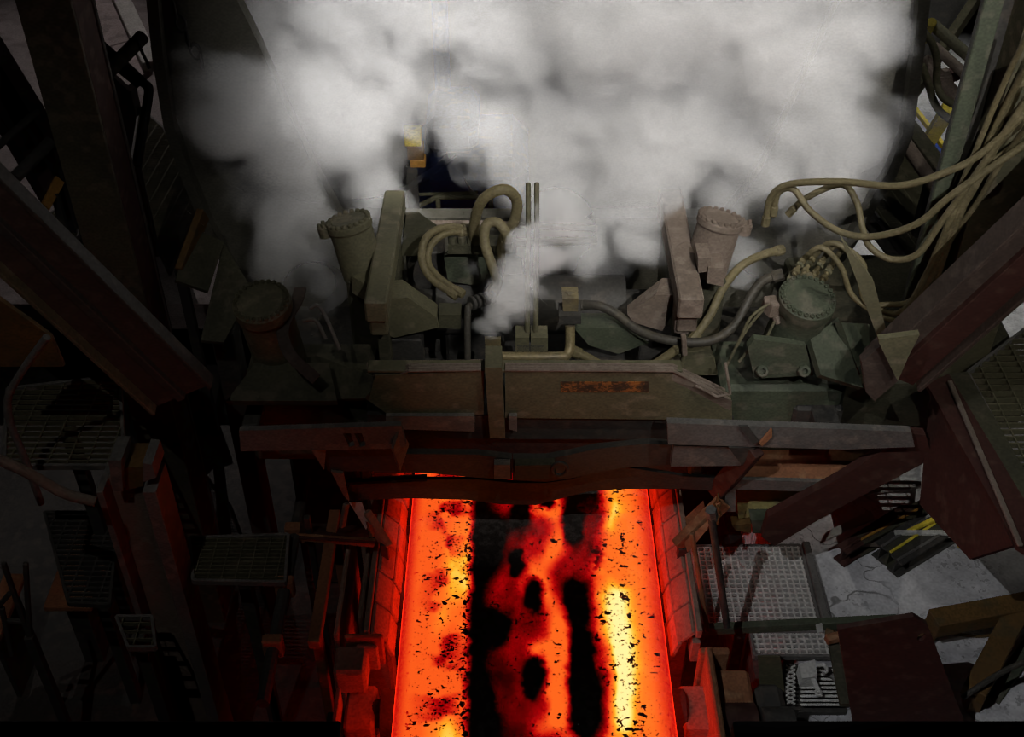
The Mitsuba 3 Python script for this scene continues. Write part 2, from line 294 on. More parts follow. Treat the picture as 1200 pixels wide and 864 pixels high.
# ------------------------------------------------------------------ gratings
def grating(poly, z, label, adir, pa, pb, wa=.006, wb=.008, h=.03, m='zinc', frame_m='grey_steel', group=None, legs=True, name='floor_grating', fw=.02):
    """steel grating over the outline given by photograph points at height z: bars along adir at pitch pa, cross rods at pitch pb"""
    q = [at(a, b, z=z) for a, b in poly]; P = Polygon([(v[0], v[1]) for v in q]).buffer(0); d = unit(adir); e = np.array([-d[1], d[0]]); c = np.array(P.centroid.coords[0])
    R = 6.0; t = thing(name, label, 'grating', group)
    def lines(u, v, pitch, w, zz0, zz1):
        ms = []; n = int(R/pitch)
        for i in range(-n, n+1):
            o = c+v*(i*pitch); L = LineString([o-u*R, o+u*R]).intersection(P)
            for g in getattr(L, 'geoms', [L]):
                if g.is_empty or g.length < .01: continue
                a, b = np.array(g.coords[0]), np.array(g.coords[-1]); ms.append(bar((*a, (zz0+zz1)/2), (*b, (zz0+zz1)/2), w, zz1-zz0, c=.0))
        return join(*ms)
    part(t, 'bearing_bars', lines(d, e, pa, wa, z-h, z), m, kind='stuff'); part(t, 'cross_rods', lines(e, d, pb, wb, z-.012, z+.001), m, kind='stuff')
    xy = list(P.exterior.coords); fr = [bar((*a, z-h/2), (*b, z-h/2), fw, h+.012, c=.002) for a, b in zip(xy[:-1], xy[1:])]
    part(t, 'frame', join(*fr), frame_m)
    if legs: part(t, 'leg', bar((*c, z-h), (*c, FZ-1.0 if c[0] < 1.7 else FZ), .08, .08), 'steel_dark')
    return t
DX, DY = np.array([1., 0]), np.array([0, 1.])
grating([(793, 640), (938, 639), (961, 732), (820, 735)], -.4, 'large pale floor grating right of the slab, in front of the rusty apron', DX, .040, .043, .013, .012)
grating([(880, 741), (968, 741), (978, 769), (884, 768)], -.4, 'small pale floor grating beyond the dark red plate, behind the tool', DX, .040, .043, .013, .012)
grating([(1018, 238), (1062, 160), (1118, 240), (1100, 300), (1063, 303)], .75, 'dark walkway grating at upper right between the hood and the hose column', at(1062, 302, z=.75)[:2]-at(1020, 238, z=.75)[:2], .105, .026, .007, .005, .03, legs=False, m='olive'); part('floor_grating_002', 'drip_pan', plate([at(a, b, z=.5) for a, b in ((1000, 245), (1056, 178), (1104, 236), (1092, 312), (1052, 314))], .02), 'steel_dark')
grating([(1134, 436), (1215, 375), (1215, 585)], 1.1, 'olive grating panel at the right edge beside the dark red beam', DX, .056, .125, .009, .008, .035, legs=False, m='olive')
grating([(163, 125), (192, 150), (237, 243), (198, 318), (150, 215)], .75, 'dim walkway grating behind the left column beside the hood', at(195, 250, z=.75)[:2]-at(240, 165, z=.75)[:2], .105, .026, .007, .005, m='olive')
grating([(8, 455), (140, 440), (146, 545), (5, 545)], .7, 'dark grating platform at the left edge below the curved rail', DX, .05, .12, .008, .008, m='olive')
grating([(52, 600), (140, 600), (128, 708), (80, 706)], -.3, 'black coarse grating at the lower left, above the rusty pan', DX, .045, .10, .016, .012, .03, 'steel_dark', 'steel_dark')
grating([(222, 630), (338, 626), (334, 682), (226, 680)], .05, 'small dark grating with a pale frame left of the roller table', DX, .032, .085, .006, .006, .03, 'olive', 'grey_steel')
grating([(136, 722), (178, 722), (182, 758), (150, 758)], -.1, 'small grating corner beside the lower left post', DX, .06, .11, .008, .008, m='olive')

# ------------------------------------------------------------------ columns, braces and big beams
def upright(px0, px1, row, y, depth, z0, z1):
    a, b = at(px0, row, y=y), at(px1, row, y=y); return a[0], b[0], y, y+depth, z0, z1
t = thing('steel_column', 'tall dark box column at the upper left in front of the walkway', 'column')
x0, x1 = at(45, 100, y=6.0)[0], at(107, 100, y=6.0)[0]
part(t, 'front_plate', bx(x0, x1, 6.0, 6.03, FZ-1, 5.2, .004), 'olive_dark'); part(t, 'side_plate', bx(x1-.03, x1, 6.03, 6.30, FZ-1, 5.2, .004), 'red_oxide')
part(t, 'flange', bx(x1-.03, x1+.012, 6.30, 6.33, FZ-1, 5.2, .004), 'steel_dark'); part(t, 'rear_plate', bx(x0, x1-.03, 6.30, 6.33, FZ-1, 5.2), 'steel_dark'); part(t, 'side_plate', bx(x0, x0+.03, 6.03, 6.30, FZ-1, 5.2), 'steel_dark')
t = thing('steel_column', 'tall olive column at the upper right wrapped by the hose bundle', 'column')
c0 = at(1128, 100, y=5.7)[0]
part(t, 'flange', bx(c0, c0+.10, 5.7, 5.73, .9, 5.2, .006), 'green_paint'); part(t, 'web', bx(c0+.06, c0+.085, 5.73, 5.86, .9, 5.2, .002), 'steel_dark'); part(t, 'web', bx(c0+.06, c0+.22, 5.86, 5.9, .9, 5.2, .002), 'steel_dark')
part(t, 'flange', bx(c0+.22, c0+.60, 5.66, 5.9, .9, 5.2, .006), 'olive')
A, B = at(-60, 199, y=4.75), at(215, 462, y=4.95); A = A+(A-B)*1.0
t = thing('cross_brace', 'broad dark brown brace beam falling from the left edge to the stand', 'beam')
d = unit(B-A); nn = unit(np.cross(d, [0, 1., 0])); nn = nn if nn[2] > 0 else -nn
part(t, 'flange', bar(A+nn*.19, B+nn*.19, .10, .025, up=nn), 'steel_dark'); part(t, 'flange', bar(A-nn*.19, B-nn*.19, .16, .025, up=nn), 'olive'); part(t, 'stiffener', bar(A-nn*.0+np.array([0, -.03, 0]), B+np.array([0, -.03, 0]), .05, .05, up=nn), 'steel_dark'); part(t, 'web', bar(A, B, .03, .355, up=nn), 'brown_dark')
solo('gusset_plate', face([(-10, 345), (60, 395), (75, 430), (-10, 430)], 5.1, .03), 'amber', 'dull orange plate under the left brace at the left edge', 'plate')
A, B = at(1290, 211, y=4.75), at(1045, 435, y=4.95); A = A+(A-B)*1.0
t = thing('cross_brace', 'broad dark brown brace beam falling from the right edge to the stand', 'beam')
d = unit(B-A); nn = unit(np.cross(d, [0, 1., 0])); nn = nn if nn[2] > 0 else -nn
part(t, 'flange', bar(A+nn*.17, B+nn*.17, .16, .025, up=nn), 'brown_dark'); part(t, 'flange', bar(A-nn*.17, B-nn*.17, .16, .025, up=nn), 'brown_dark'); part(t, 'web', bar(A, B, .03, .315, up=nn), 'brown_dark'); part(t, 'stiffener', bar(A-nn*.05+np.array([0, -.03, 0]), B-nn*.05+np.array([0, -.03, 0]), .05, .16, up=nn), 'red_oxide')
t = thing('node_plate', 'dusty pointed gusset plate where the right brace meets the stand', 'plate')
part(t, 'plate', face([(1030, 398), (1078, 392), (1066, 415), (1052, 447), (1030, 402)], 4.72, .04), 'olive'); part(t, 'lug', face([(1010, 425), (1033, 404), (1052, 447), (1025, 470), (1015, 460)], 4.78, .06), 'brown_dark')
part(t, 'web', face([(985, 278), (1024, 330), (1040, 392), (1030, 400)], 5.15, .04), 'olive')
# dark red horizontal beam that comes towards the camera on the right
q0, q1 = at(1088, 470, z=1.0), at(1205, 660, z=1.0)
t = thing('platform_beam', 'deep dark red beam coming forward on the right beside the olive grating', 'beam')
part(t, 'top_flange', plate([at(1086, 450, z=1.12), at(1112, 438, z=1.12), at(1215, 610, z=1.12), at(1215, 655, z=1.12), at(1192, 640, z=1.12)], .03), 'red_oxide')
part(t, 'side_plate', plate([at(1112, 438, z=1.12), at(1134, 436, z=1.12), at(1215, 575, z=1.12), at(1215, 610, z=1.12)], .05), 'olive_dark')
part(t, 'web', plate([at(1090, 448, z=1.10), at(1192, 640, z=1.10), at(1145, 610, z=1.10)-np.array([0, 0, .30]), at(1105, 520, z=1.10)-np.array([0, 0, .5])], .03), 'red_oxide')
part(t, 'edge_strip', bar(at(1113, 447, z=1.14), at(1196, 640, z=1.14), .03, .02), 'taupe'); pass
t = thing('lower_post', 'grey I section post rising out of the dark at the lower left', 'post')
xp = -2.17
part(t, 'flange', bx(xp-.175, xp-.135, 4.62, 4.86, -2.0, .93, .004), 'grey_steel'); part(t, 'web', bx(xp-.135, xp+.085, 4.74, 4.77, -2.0, .93, .002), 'taupe'); part(t, 'flange', bx(xp+.085, xp+.165, 4.62, 4.86, -2.0, .93, .004), 'grey_steel')
t = thing('beam_bracket', 'dull yellow bracket block beside the dark grating on the left', 'bracket')
part(t, 'block', face([(142, 548), (168, 548), (168, 570), (146, 575)], 4.7, .2), 'amber'); part(t, 'cheek', face([(127, 540), (142, 540), (144, 576), (132, 576)], 4.65, .2), 'grey_steel'); part(t, 'cheek', face([(167, 543), (178, 545), (183, 560), (168, 565)], 4.65, .2), 'grey_steel')
solo('handrail', tube([at(55, 395, y=4.9), at(28, 432, y=4.9), at(10, 465, y=4.9), at(12, 495, y=4.9), at(28, 535, y=4.9), at(48, 590, y=4.9)], .022), 'grey_steel', 'bent pale handrail tube at the left edge', 'rail', smooth=40)
solo('handrail', tube([at(-15, 532, y=4.5), at(30, 553, y=4.5), at(75, 578, y=4.5), at(112, 588, y=4.5)], .03), 'taupe', 'thick dusty rail lying across the dark grating at the left', 'rail', smooth=40)

# ------------------------------------------------------------------ mill hood with its window
HY = 7.0
outer = [(170, -140), (172, -60), (176, 0), (182, 60), (195, 140), (215, 200), (240, 260), (275, 325), (320, 400), (900, 400), (960, 335), (1000, 278), (1027, 230), (1047, 198), (1066, 150), (1078, 60), (1085, 0), (1088, -60), (1089, -140)]
inner = [(215, -140), (240, -75), (278, 0), (303, 52), (333, 122), (372, 205), (400, 255), (850, 255), (890, 205), (930, 122), (985, 0), (1030, -75), (1050, -140)]
def xz(l, y): return [(v[0], v[2]) for v in (at(a, b, y=y) for a, b in l)]
PO, PI_ = Polygon(xz(outer, HY)), Polygon(xz(inner, HY))
def upright_poly(P, y0, y1):
    m = extr(P, y1-y0); return place(m, (1, 0, 0), (0, 0, 1), (0, -1, 0), (0, y1, 0))
t = thing('mill_hood', 'huge round grey brown hood plate behind the machinery, mostly veiled by steam', 'hood')
part(t, 'plate', upright_poly(PO.difference(PI_), HY, HY+.12), 'hood'); part(t, 'rim', upright_poly(PO.difference(PO.buffer(-.07)), HY-.09, HY), 'hood'); struct('wall_hood', bx(-2.6, 3.4, 10.4, 10.5, FZ, 2.2, .01), 'hood')
pass
for s in (-1, 1): part(t, 'support', bx(.12+s*1.0-.1, .12+s*1.0+.1, HY+.0, HY+.3, -2.0, .7, .01), 'steel_dark')
t = thing('chain', 'short dark chain hanging down the left side of the hood', 'chain')
for i, (a, b) in enumerate([(205, 12), (212, 27), (220, 45), (229, 60), (236, 72)]):
    o = at(a, b, y=HY-.03); part(t, 'link', place(trimesh.creation.torus(.03, .009, 16, 8), *( (np.array([1., 0, 0]), np.array([0, 0, 1.6]), np.array([0, -1., 0])) if i % 2 else (np.array([.35, -.9, 0]), np.array([0, 0, 1.6]), np.array([-.9, -.35, 0])) ), o), 'steel_dark', 40)

# behind the window
t = thing('blue_machine', 'blue painted machine housing half hidden by steam behind the hood window', 'machine')
part(t, 'housing', bx(*[at(484, 200, y=9.1)[0], at(620, 200, y=9.1)[0]], 9.1, 10.2, FZ, .45, .15), 'blue'); part(t, 'lid', bx(at(498, 165, y=9.2)[0], at(560, 165, y=9.2)[0], 9.25, 10.0, .45, .8, .08), 'blue')
part(t, 'stack', cyl((at(519, 100, y=9.9)[0], 9.9, .7), (at(519, 100, y=9.9)[0], 9.9, 1.75), .07), 'blue', 30)
t = thing('marker_post', 'yellow and orange banded marker post in the clear gap of the steam', 'post')
for nm, rows, m in (('top_band', (154, 172), 'yellow'), ('middle_band', (172, 188), 'amber'), ('bottom_band', (188, 197), 'orange')):
    a, b = at(473+(rows[0]-154)*.2, rows[0], y=7.5), at(490+(rows[1]-154)*.2, rows[1], y=7.5); part(t, nm, bx(a[0], b[0], 7.5, 7.6, b[2], a[2], .006), m)
bz = at(480, 197, y=7.5); part(t, 'pole', bx(bz[0]-.03, bz[0]+.05, 7.52, 7.58, FZ, bz[2], .004), 'steel_dark')
t = thing('guard_frame', 'olive pipe frame crossing in front of the blue machine', 'frame')
part(t, 'rail', tube([at(480, 246, y=8.0), at(513, 231, y=8.0), at(575, 231, y=8.0)], .022, sub=1), 'olive', 30); part(t, 'rail', tube([at(488, 262, y=7.6), at(590, 262, y=7.6)], .022), 'taupe', 30); part(t, 'rail', tube([at(490, 228, y=8.2), at(560, 226, y=8.2)], .015), 'olive', 30)
for a in (513, 575): part(t, 'leg', tube([at(a, 231, y=8.0), at(a, 231, y=8.0)*[1, 1, 0]+[0, 0, -1.0]], .02), 'olive', 30)

# ------------------------------------------------------------------ stand: cross beam and deck
BY = 5.2
struct_beam = thing('cross_beam', 'heavy grey brown front beam of the stand with chamfered ends, above the slab', 'beam')
zt, zb = at(600, 436, y=BY)[2], at(600, 515, y=BY)[2]
part(struct_beam, 'left_face', face([(440, 440), (567, 436), (567, 486), (455, 486), (432, 470)], BY, .09), 'olive')
part(struct_beam, 'right_face', face([(592, 436), (790, 438), (858, 472), (858, 492), (790, 492), (592, 490)], BY, .09), 'olive')
part(struct_beam, 'centre_rib', face([(568, 431), (588, 431), (592, 514), (574, 514)], BY-.07, .2), 'olive')
part(struct_beam, 'top_plate', bx(at(430, 436, y=BY)[0], at(800, 436, y=BY)[0], BY-.0, BY+.10, zt-.01, zt+.012, .006), 'olive')
for i, (a, b) in enumerate(((452, 556), (596, 606))): part(struct_beam, 'ledge', face([(a, 488), (b, 488), (b, 506), (a, 503)], BY-.03, .12), 'grey_steel')
part(struct_beam, 'lower_web', face([(430, 486), (860, 490), (860, 516), (430, 514)], BY+.06, .2), 'steel_dark')
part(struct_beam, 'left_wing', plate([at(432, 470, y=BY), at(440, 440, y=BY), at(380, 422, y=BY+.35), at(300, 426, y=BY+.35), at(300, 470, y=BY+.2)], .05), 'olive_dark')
part(struct_beam, 'right_wing', hullm([at(788, 436, y=BY), at(858, 470, y=BY-.02), at(850, 462, y=BY+.12), at(796, 430, y=BY+.12), at(788, 446, y=BY), at(856, 482, y=BY)]), 'taupe')
t = thing('type_plate', 'worn orange strip, mostly blackened, on the right half of the cross beam', 'sign')
part(t, 'strip', face([(657, 448), (760, 448), (760, 460), (657, 460)], BY-.008, .008), 'stencil')
for i in range(3):
    A, B, E_ = at(592, 427+3.2*i, z=zt+.024), at(788, 428+3.2*i, z=zt+.024), at(853+i, 459+4.5*i, y=BY+.10-.04*i)
    solo('grease_pipe', tube([A, B, E_], .011, 8, 1), 'taupe', ['rearmost', 'middle', 'front'][i]+' of the three thin pipes running along the top of the cross beam', 'pipe', 'grease pipes on the cross beam', 30)
for i in range(3):
    A, B = at(480, 428+3.2*i, z=zt+.024), at(405, 452+4*i, y=BY+.30-.03*i)
    solo('grease_pipe', tube([at(564, 427+3.2*i, z=zt+.024), A, B], .010, 8, 1), 'taupe', ['rearmost', 'middle', 'front'][i]+' of the thin pipes bending down the left end of the cross beam', 'pipe', 'grease pipes on the cross beam', 30)
# stand sides and deck below
t = thing('stand_frame', 'black lower frame of the stand carrying the cross beam and the cylinders', 'frame')
part(t, 'deck', bx(-1.75, 2.0, 5.52, 6.95, .42, .5, .01), 'steel_dark'); part(t, 'header', bx(-1.0, 1.2, 5.42, 5.52, .28, .86, .01), 'steel_dark')
for s, (xa, xb) in enumerate(((-1.7, -1.0), (1.2, 1.95))): part(t, 'side_block', bx(xa, xb, 6.4, 6.94, -2.0, .42, .03), 'steel_dark')
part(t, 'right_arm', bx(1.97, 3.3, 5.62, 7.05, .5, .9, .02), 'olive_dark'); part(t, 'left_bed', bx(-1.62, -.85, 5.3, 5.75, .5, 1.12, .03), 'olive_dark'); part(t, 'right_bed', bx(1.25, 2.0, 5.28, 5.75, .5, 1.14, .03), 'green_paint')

# ------------------------------------------------------------------ hydraulic cylinders
def cylinder(cap, foot, r, label, nb, mbody='olive', lug=0, base=True):
    t = thing('hydraulic_cylinder', label, 'cylinder', 'hydraulic cylinders of the stand')
    ax = unit(cap-foot); L = np.linalg.norm(cap-foot)
    part(t, 'barrel', lathe([(0, 0), (r*.93, 0), (r*.93, L*.84), (r, L*.88), (r, L-.01), (r-.01, L), (0, L)], foot, ax, 48), mbody, 25)
    part(t, 'cap', lathe([(0, 0), (r*.76, 0), (r*.76, .004), (r*.74, .006), (0, .006)], cap-ax*.002, ax, 40), mbody, 25)
    s, u, a = frame(ax)
    bolts(t, [cap+(s*math.cos(q)+u*math.sin(q))*r*.89-ax*.003 for q in np.arange(nb)*2*math.pi/nb], ax, r*2.15/nb, mbody)
    if lug:
        o = cap-ax*.05+np.array([lug*r*1.05, 0, 0]); part(t, 'port_block', lathe([(0, 0), (.055, 0), (.055, .06), (.045, .07), (0, .07)], o-ax*.05, ax, 14), mbody, 30)
        bolts(t, [o+ax*.02+(s*math.cos(q)+u*math.sin(q))*.038 for q in np.arange(5)*1.26], ax, .012, mbody, 'port_bolt')
    return t
c1, f1 = at(408, 258, y=5.92), at(427, 322, y=5.86)
t = cylinder(c1, f1, .138, 'flanged hydraulic cylinder standing left of the left slide bar', 20, 'olive', -1)
c2, f2 = at(845, 255, y=5.92), at(826, 318, y=5.86)
t2 = cylinder(c2, f2, .14, 'flanged hydraulic cylinder standing right of the right slide bar', 20, 'taupe', 1)
for q in (t, t2): part(q, 'pedestal', bx(*( (f1[0]-.1, f1[0]+.12) if q == t else (f2[0]-.12, f2[0]+.12) ), 5.75, 6.0, .5, f1[2]+.03, .02), 'olive_dark')
part(t, 'foot_block', bar(at(420, 338, y=5.65), at(440, 330, y=5.75), .12, .12), 'olive'); part(t2, 'foot_block', face([(818, 302), (833, 302), (832, 318), (818, 320)], 5.6, .15), 'taupe'); part(t2, 'foot_block', face([(830, 314), (849, 314), (848, 336), (828, 332)], 5.58, .15), 'taupe')
c3, f3 = at(306, 353, y=5.40), at(332, 430, y=5.52)
t3 = cylinder(c3, f3, .168, 'wide flanged cylinder in the shade at the left end of the stand', 26, 'olive')
c4, f4 = at(947, 348, y=5.36), at(912, 428, y=5.50)
t4 = cylinder(c4, f4, .165, 'wide green flanged cylinder at the right end of the stand below the hose fittings', 26, 'green_paint')
part(t4, 'base_plate', plate([at(880, 424, y=5.28), at(950, 424, y=5.28), at(944, 396, y=5.5), at(890, 396, y=5.5)], .03), 'green_paint')
bp = face([(876, 408), (884, 398), (944, 405), (953, 440), (884, 444)], 5.22, .05); part(t4, 'flange', bp, 'green_paint')
bolts(t4, [at(892, 434, y=5.22), at(941, 434, y=5.22)], (0, -.85, .5), .038, 'green_paint', 'anchor_bolt')
part(t4, 'valve_block', bar(at(898, 360, y=5.35), at(918, 358, y=5.4), .1, .09), 'taupe')
part(t4, 'fitting', cyl(at(912, 378, y=5.33), at(908, 370, y=5.33), .022, 8), 'taupe', 30); part(t4, 'fitting', cyl(at(895, 353, y=5.33), at(902, 353, y=5.33), .02, 8), 'taupe', 30)
t5 = thing('cylinder_bracket', 'green ribbed bracket sloping down right of the wide green cylinder', 'bracket')
part(t5, 'sloped_plate', plate([at(985, 378, y=5.3), at(1020, 380, y=5.4), at(1016, 425, y=5.3), at(1010, 440, y=5.2)], .05), 'green_paint')
part(t5, 'front_plate', plate([at(950, 398, y=5.25), at(982, 372, y=5.4), at(1012, 455, y=5.1), at(962, 440, y=5.1)], .05), 'green_paint'); part(t5, 'foot', bx(1.7, 2.0, 5.25, 5.6, .7, 1.0, .02), 'steel_dark')
ap = smooth_path(P_ := [at(*q[:2], y=q[2]) for q in ((352, 338, 5.62), (348, 352, 5.5), (335, 375, 5.36), (332, 395, 5.27), (342, 418, 5.18), (370, 444, 5.1))], 5)
solo('arched_plate', join(*[bar(ap[i], ap[i+1]+(ap[i+1]-ap[i])*.15, .07, .018, up=(0, -.7, .7), c=.002) for i in range(len(ap)-1)]), 'brown_dark', 'curved brown band bent down right of the wide left cylinder', 'plate')
solo('oil_line', tube([at(362, 362, y=5.4), at(372, 358, y=5.42), at(382, 372, y=5.4), at(398, 410, y=5.3)], .012), 'grey_steel', 'upper bent tube beside the curved shield plate on the left', 'pipe', 'bent tubes by the left cylinder', 30)
solo('oil_line', tube([at(355, 376, y=5.36), at(370, 376, y=5.36), at(382, 398, y=5.3)], .012), 'grey_steel', 'lower bent tube beside the curved shield plate on the left', 'pipe', 'bent tubes by the left cylinder', 30)
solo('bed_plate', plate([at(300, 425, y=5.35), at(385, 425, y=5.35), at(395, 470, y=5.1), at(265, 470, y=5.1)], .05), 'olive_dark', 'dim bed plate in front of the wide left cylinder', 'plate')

# ------------------------------------------------------------------ slide bars and brackets
def slide_bar(fl, fr, row_f, bl, br, row_b, m, label):
    z = 1.75; a, b, c, d = at(fl, row_f, z=z), at(fr, row_f, z=z), at(br, row_b, z=z), at(bl, row_b, z=z)
    t = thing('slide_bar', label, 'bar', 'slide bars of the stand')
    w = b[0]-a[0]; A, B = (a+b)/2-[0, 0, .075], (c+d)/2-[0, 0, .075]
    part(t, 'bar', bar(A, B, w, .15, c=.012), m)
    part(t, 'stop', bar(A+np.array([0, .05, -.13]), A+np.array([0, .16, -.13]), w*.8, .16, c=.012), m)
    part(t, 'end_hook', bar(B+np.array([0, -.06, -.1]), B+np.array([0, 0, -.1]), w*.9, .12), m)
    part(t, 'web', bar(A+np.array([0, .2, -.35]), B+np.array([0, -.1, -.35]), w*.55, .45, c=.004), 'olive_dark')
    return t
slide_bar(426, 453, 354, 453, 472, 222, 'olive', 'left of the two long slide bars pointing at the camera')
slide_bar(796, 826, 350, 776, 794, 220, 'taupe', 'right of the two long slide bars pointing at the camera, dusty pink')
def block(name, label, cat, front, y, t_, m, top=None):
    return solo(name, face(front, y, t_), m, label, cat)
def solid(front, y, back, yb):
    return hullm([at(a, b, y=y) for a, b in front]+[at(a, b, y=yb) for a, b in back])
t = thing('bar_bracket', 'chamfered olive bracket block on the inner side of the left slide bar', 'bracket')
part(t, 'body', solid([(455, 350), (478, 349), (511, 372), (514, 384), (462, 396), (440, 388)], 5.55, [(455, 329), (472, 328), (513, 357), (515, 376), (452, 380)], 5.75), 'olive')
part(t, 'arm', face([(514, 369), (540, 369), (540, 386), (514, 384)], 5.6, .12), 'olive_dark'); part(t, 'post', bx(-.82, -.55, 5.6, 5.75, .5, 1.25, .01), 'steel_dark')
t = thing('bar_bracket', 'chamfered dusty bracket block on the inner side of the right slide bar', 'bracket')
part(t, 'body', solid([(735, 368), (768, 346), (790, 346), (776, 388), (742, 378)], 5.55, [(735, 358), (776, 326), (794, 326), (790, 365)], 5.72), 'taupe')
part(t, 'toe', face([(792, 366), (812, 366), (812, 380), (806, 392), (790, 390)], 5.42, .14), 'taupe'); part(t, 'post', bx(.78, 1.0, 5.6, 5.75, .5, 1.25, .01), 'steel_dark')
t = thing('upper_bracket', 'dark gusset block beside the far end of the left slide bar', 'bracket')
part(t, 'body', solid([(470, 300), (476, 252), (492, 250), (520, 270), (500, 300)], 6.35, [(474, 248), (490, 248), (515, 266)], 6.6), 'olive_dark'); part(t, 'post', bx(-.70, -.45, 6.4, 6.6, .5, 1.35, .01), 'steel_dark')
t = thing('roll_chock', 'dark green chock block behind the hose loops at the middle of the stand', 'chock')
part(t, 'body', solid([(520, 300), (545, 290), (580, 290), (585, 320), (560, 335), (525, 330)], 6.2, [(528, 288), (548, 282), (585, 282)], 6.45), 'green_paint'); part(t, 'foot', bx(-.45, -.05, 6.22, 6.44, .5, 1.2, .02), 'steel_dark')
t = thing('roll_chock', 'rough pale topped chock block under the long hose right of centre', 'chock')
part(t, 'body', solid([(672, 384), (728, 385), (760, 402), (725, 415), (690, 405)], 5.55, [(680, 367), (712, 367), (735, 384)], 5.75), 'green_paint'); part(t, 'foot', bx(.38, .7, 5.57, 5.7, .5, 1.1, .01), 'steel_dark')
solo('ribbed_cover', solid([(770, 425), (835, 418), (842, 440), (800, 440)], 5.45, [(812, 402), (832, 406), (838, 420)], 5.6), 'olive', 'olive cover lump below the right slide bar toe', 'cover')
t = thing('roll_stack', 'dark horizontal roll body deep in the stand behind the pipes', 'roll')
part(t, 'barrel', cyl((-.5, 6.3, 1.0), (.75, 6.3, 1.0), .2, 40), 'steel_dark', 30); part(t, 'journal', cyl((-.85, 6.3, 1.0), (-.5, 6.3, 1.0), .1), 'steel_dark', 30); part(t, 'journal', cyl((.75, 6.3, 1.0), (1.1, 6.3, 1.0), .1), 'steel_dark', 30)

# ------------------------------------------------------------------ hoses and pipes
def P(l): return [at(*q[:2], y=q[2]) for q in l]
def hose(pts, r, label, m='hose', group=None, ends=True, name='hydraulic_hose'):
    t = thing(name, label, 'hose', group); p = P(pts); part(t, 'rubber', tube(p, r, 12, 7), m, 50)
    if ends:
        q = smooth_path(p, 7)
        for a, b in ((q[0], q[2]), (q[-1], q[-3])): part(t, 'ferrule', cyl(a-unit(b-a)*.015, a+unit(b-a)*.05, r*1.3, 8), m, 30)
    return t
CG = 'thick looped hoses at the middle of the stand'
hose([(557, 292, 6.15), (556, 262, 6.1), (566, 234, 6.05), (590, 222, 6.05), (605, 234, 6.1), (603, 258, 6.1), (590, 280, 6.1), (584, 312, 6.1)], .033, 'tall arched hose rising highest against the steam at the middle', group=CG)
hose([(594, 292, 5.9), (594, 276, 5.92), (583, 261, 5.95), (570, 264, 5.95), (568, 285, 5.9), (578, 315, 5.8), (583, 332, 5.75), (576, 344, 5.7)], .031, 'lower thick hose loop bent like a hook in front of the tall arch', group=CG)
hose([(548, 268, 6.2), (520, 267, 6.1), (500, 278, 6.0), (494, 302, 5.9), (505, 326, 5.8), (534, 346, 5.7)], .024, 'outer of the two hoses bowing left of the hook shaped loop', group=CG)
hose([(545, 272, 6.18), (522, 274, 6.08), (505, 288, 6.0), (502, 308, 5.9), (515, 326, 5.8), (541, 344, 5.7)], .022, 'inner of the two hoses bowing left of the hook shaped loop', group=CG)
RG = 'long sagging hoses right of centre'
hose([(676, 358, 5.7), (700, 358, 5.65), (722, 368, 5.6), (750, 388, 5.5), (785, 399, 5.42), (830, 400, 5.4), (860, 382, 5.45), (878, 350, 5.55), (893, 330, 5.6), (915, 322, 5.6)], .028, 'long thick hose sagging from the brass fitting under the right slide bar', 'hose_dark', RG)
hose([(812, 398, 5.55), (832, 370, 5.65), (846, 340, 5.75), (866, 314, 5.9), (890, 300, 6.0), (915, 293, 6.1)], .026, 'thick hose climbing from the right slide bar toe towards the steam', 'hose', RG)
hose([(672, 412, 5.5), (690, 420, 5.45), (715, 433, 5.38), (748, 436, 5.36), (775, 422, 5.38), (800, 404, 5.4)], .028, 'short hose hanging lowest over the cross beam', 'hose', RG)
t = thing('hose_clamp', 'pale band clamp holding the hoses under the right slide bar', 'clamp'); part(t, 'band', bar(at(801, 394, y=5.34), at(802, 414, y=5.34), .03, .06, up=(0, 1, 0)), 'taupe'); part(t, 'stem', bar(at(801, 414, y=5.38), at(801, 414, y=5.38)+[0, 0, -.2], .025, .03), 'olive')
def pipe(pts, r, label, m='olive', name='steel_pipe', sub=6):
    return solo(name, tube(P(pts), r, 12, sub), m, label, 'pipe', smooth=45)
pipe([(580, 412, 5.5), (583, 417, 5.46), (592, 418, 5.44), (655, 418, 5.44), (665, 415, 5.46), (668, 404, 5.5), (668, 382, 5.55)], .03, 'olive pipe with an elbow lying just behind the cross beam', 'brass')
solo('pipe_plate', face([(568, 398), (587, 398), (587, 424), (570, 424)], 5.55, .03), 'brass', 'square plate that the elbow pipe starts from', 'plate')
t = thing('pipe_fitting', 'brass coloured block fitting with a hexagon plug on top of the elbow pipe', 'fitting')
part(t, 'body', face([(659, 350), (678, 350), (677, 368), (660, 368)], 5.55, .12), 'brass'); part(t, 'plug', cyl(at(669, 352, y=5.6), at(669, 342, y=5.62), .04, 6), 'brass'); part(t, 'flange', face([(655, 371), (681, 371), (681, 380), (655, 380)], 5.5, .14), 'steel_dark')
for i, (a, lab) in enumerate(((618, 'left'), (628, 'right'))):
    pipe([(a, 402, 5.55), (a, 345, 5.62), (a+1, 285, 5.95), (a+1, 215, 6.3)], .016, lab+' of the two upright pipes standing in the steam jet')
t = thing('pipe_saddle', 'olive saddle block at the foot of the two upright pipes', 'block'); part(t, 'half', face([(604, 396), (620, 396), (620, 412), (604, 412)], 5.5, .12), 'olive'); part(t, 'half', face([(622, 396), (642, 396), (642, 412), (622, 412)], 5.5, .12), 'olive'); part(t, 'foot', bx(.02, .2, 5.5, 5.6, .5, 1.3, .01), 'steel_dark')
pipe([(548, 428, 5.42), (548, 368, 5.55), (552, 358, 5.6), (575, 348, 5.68)], .02, 'dark upright pipe left of the steam jet with a ribbed coupling', 'hose_dark')
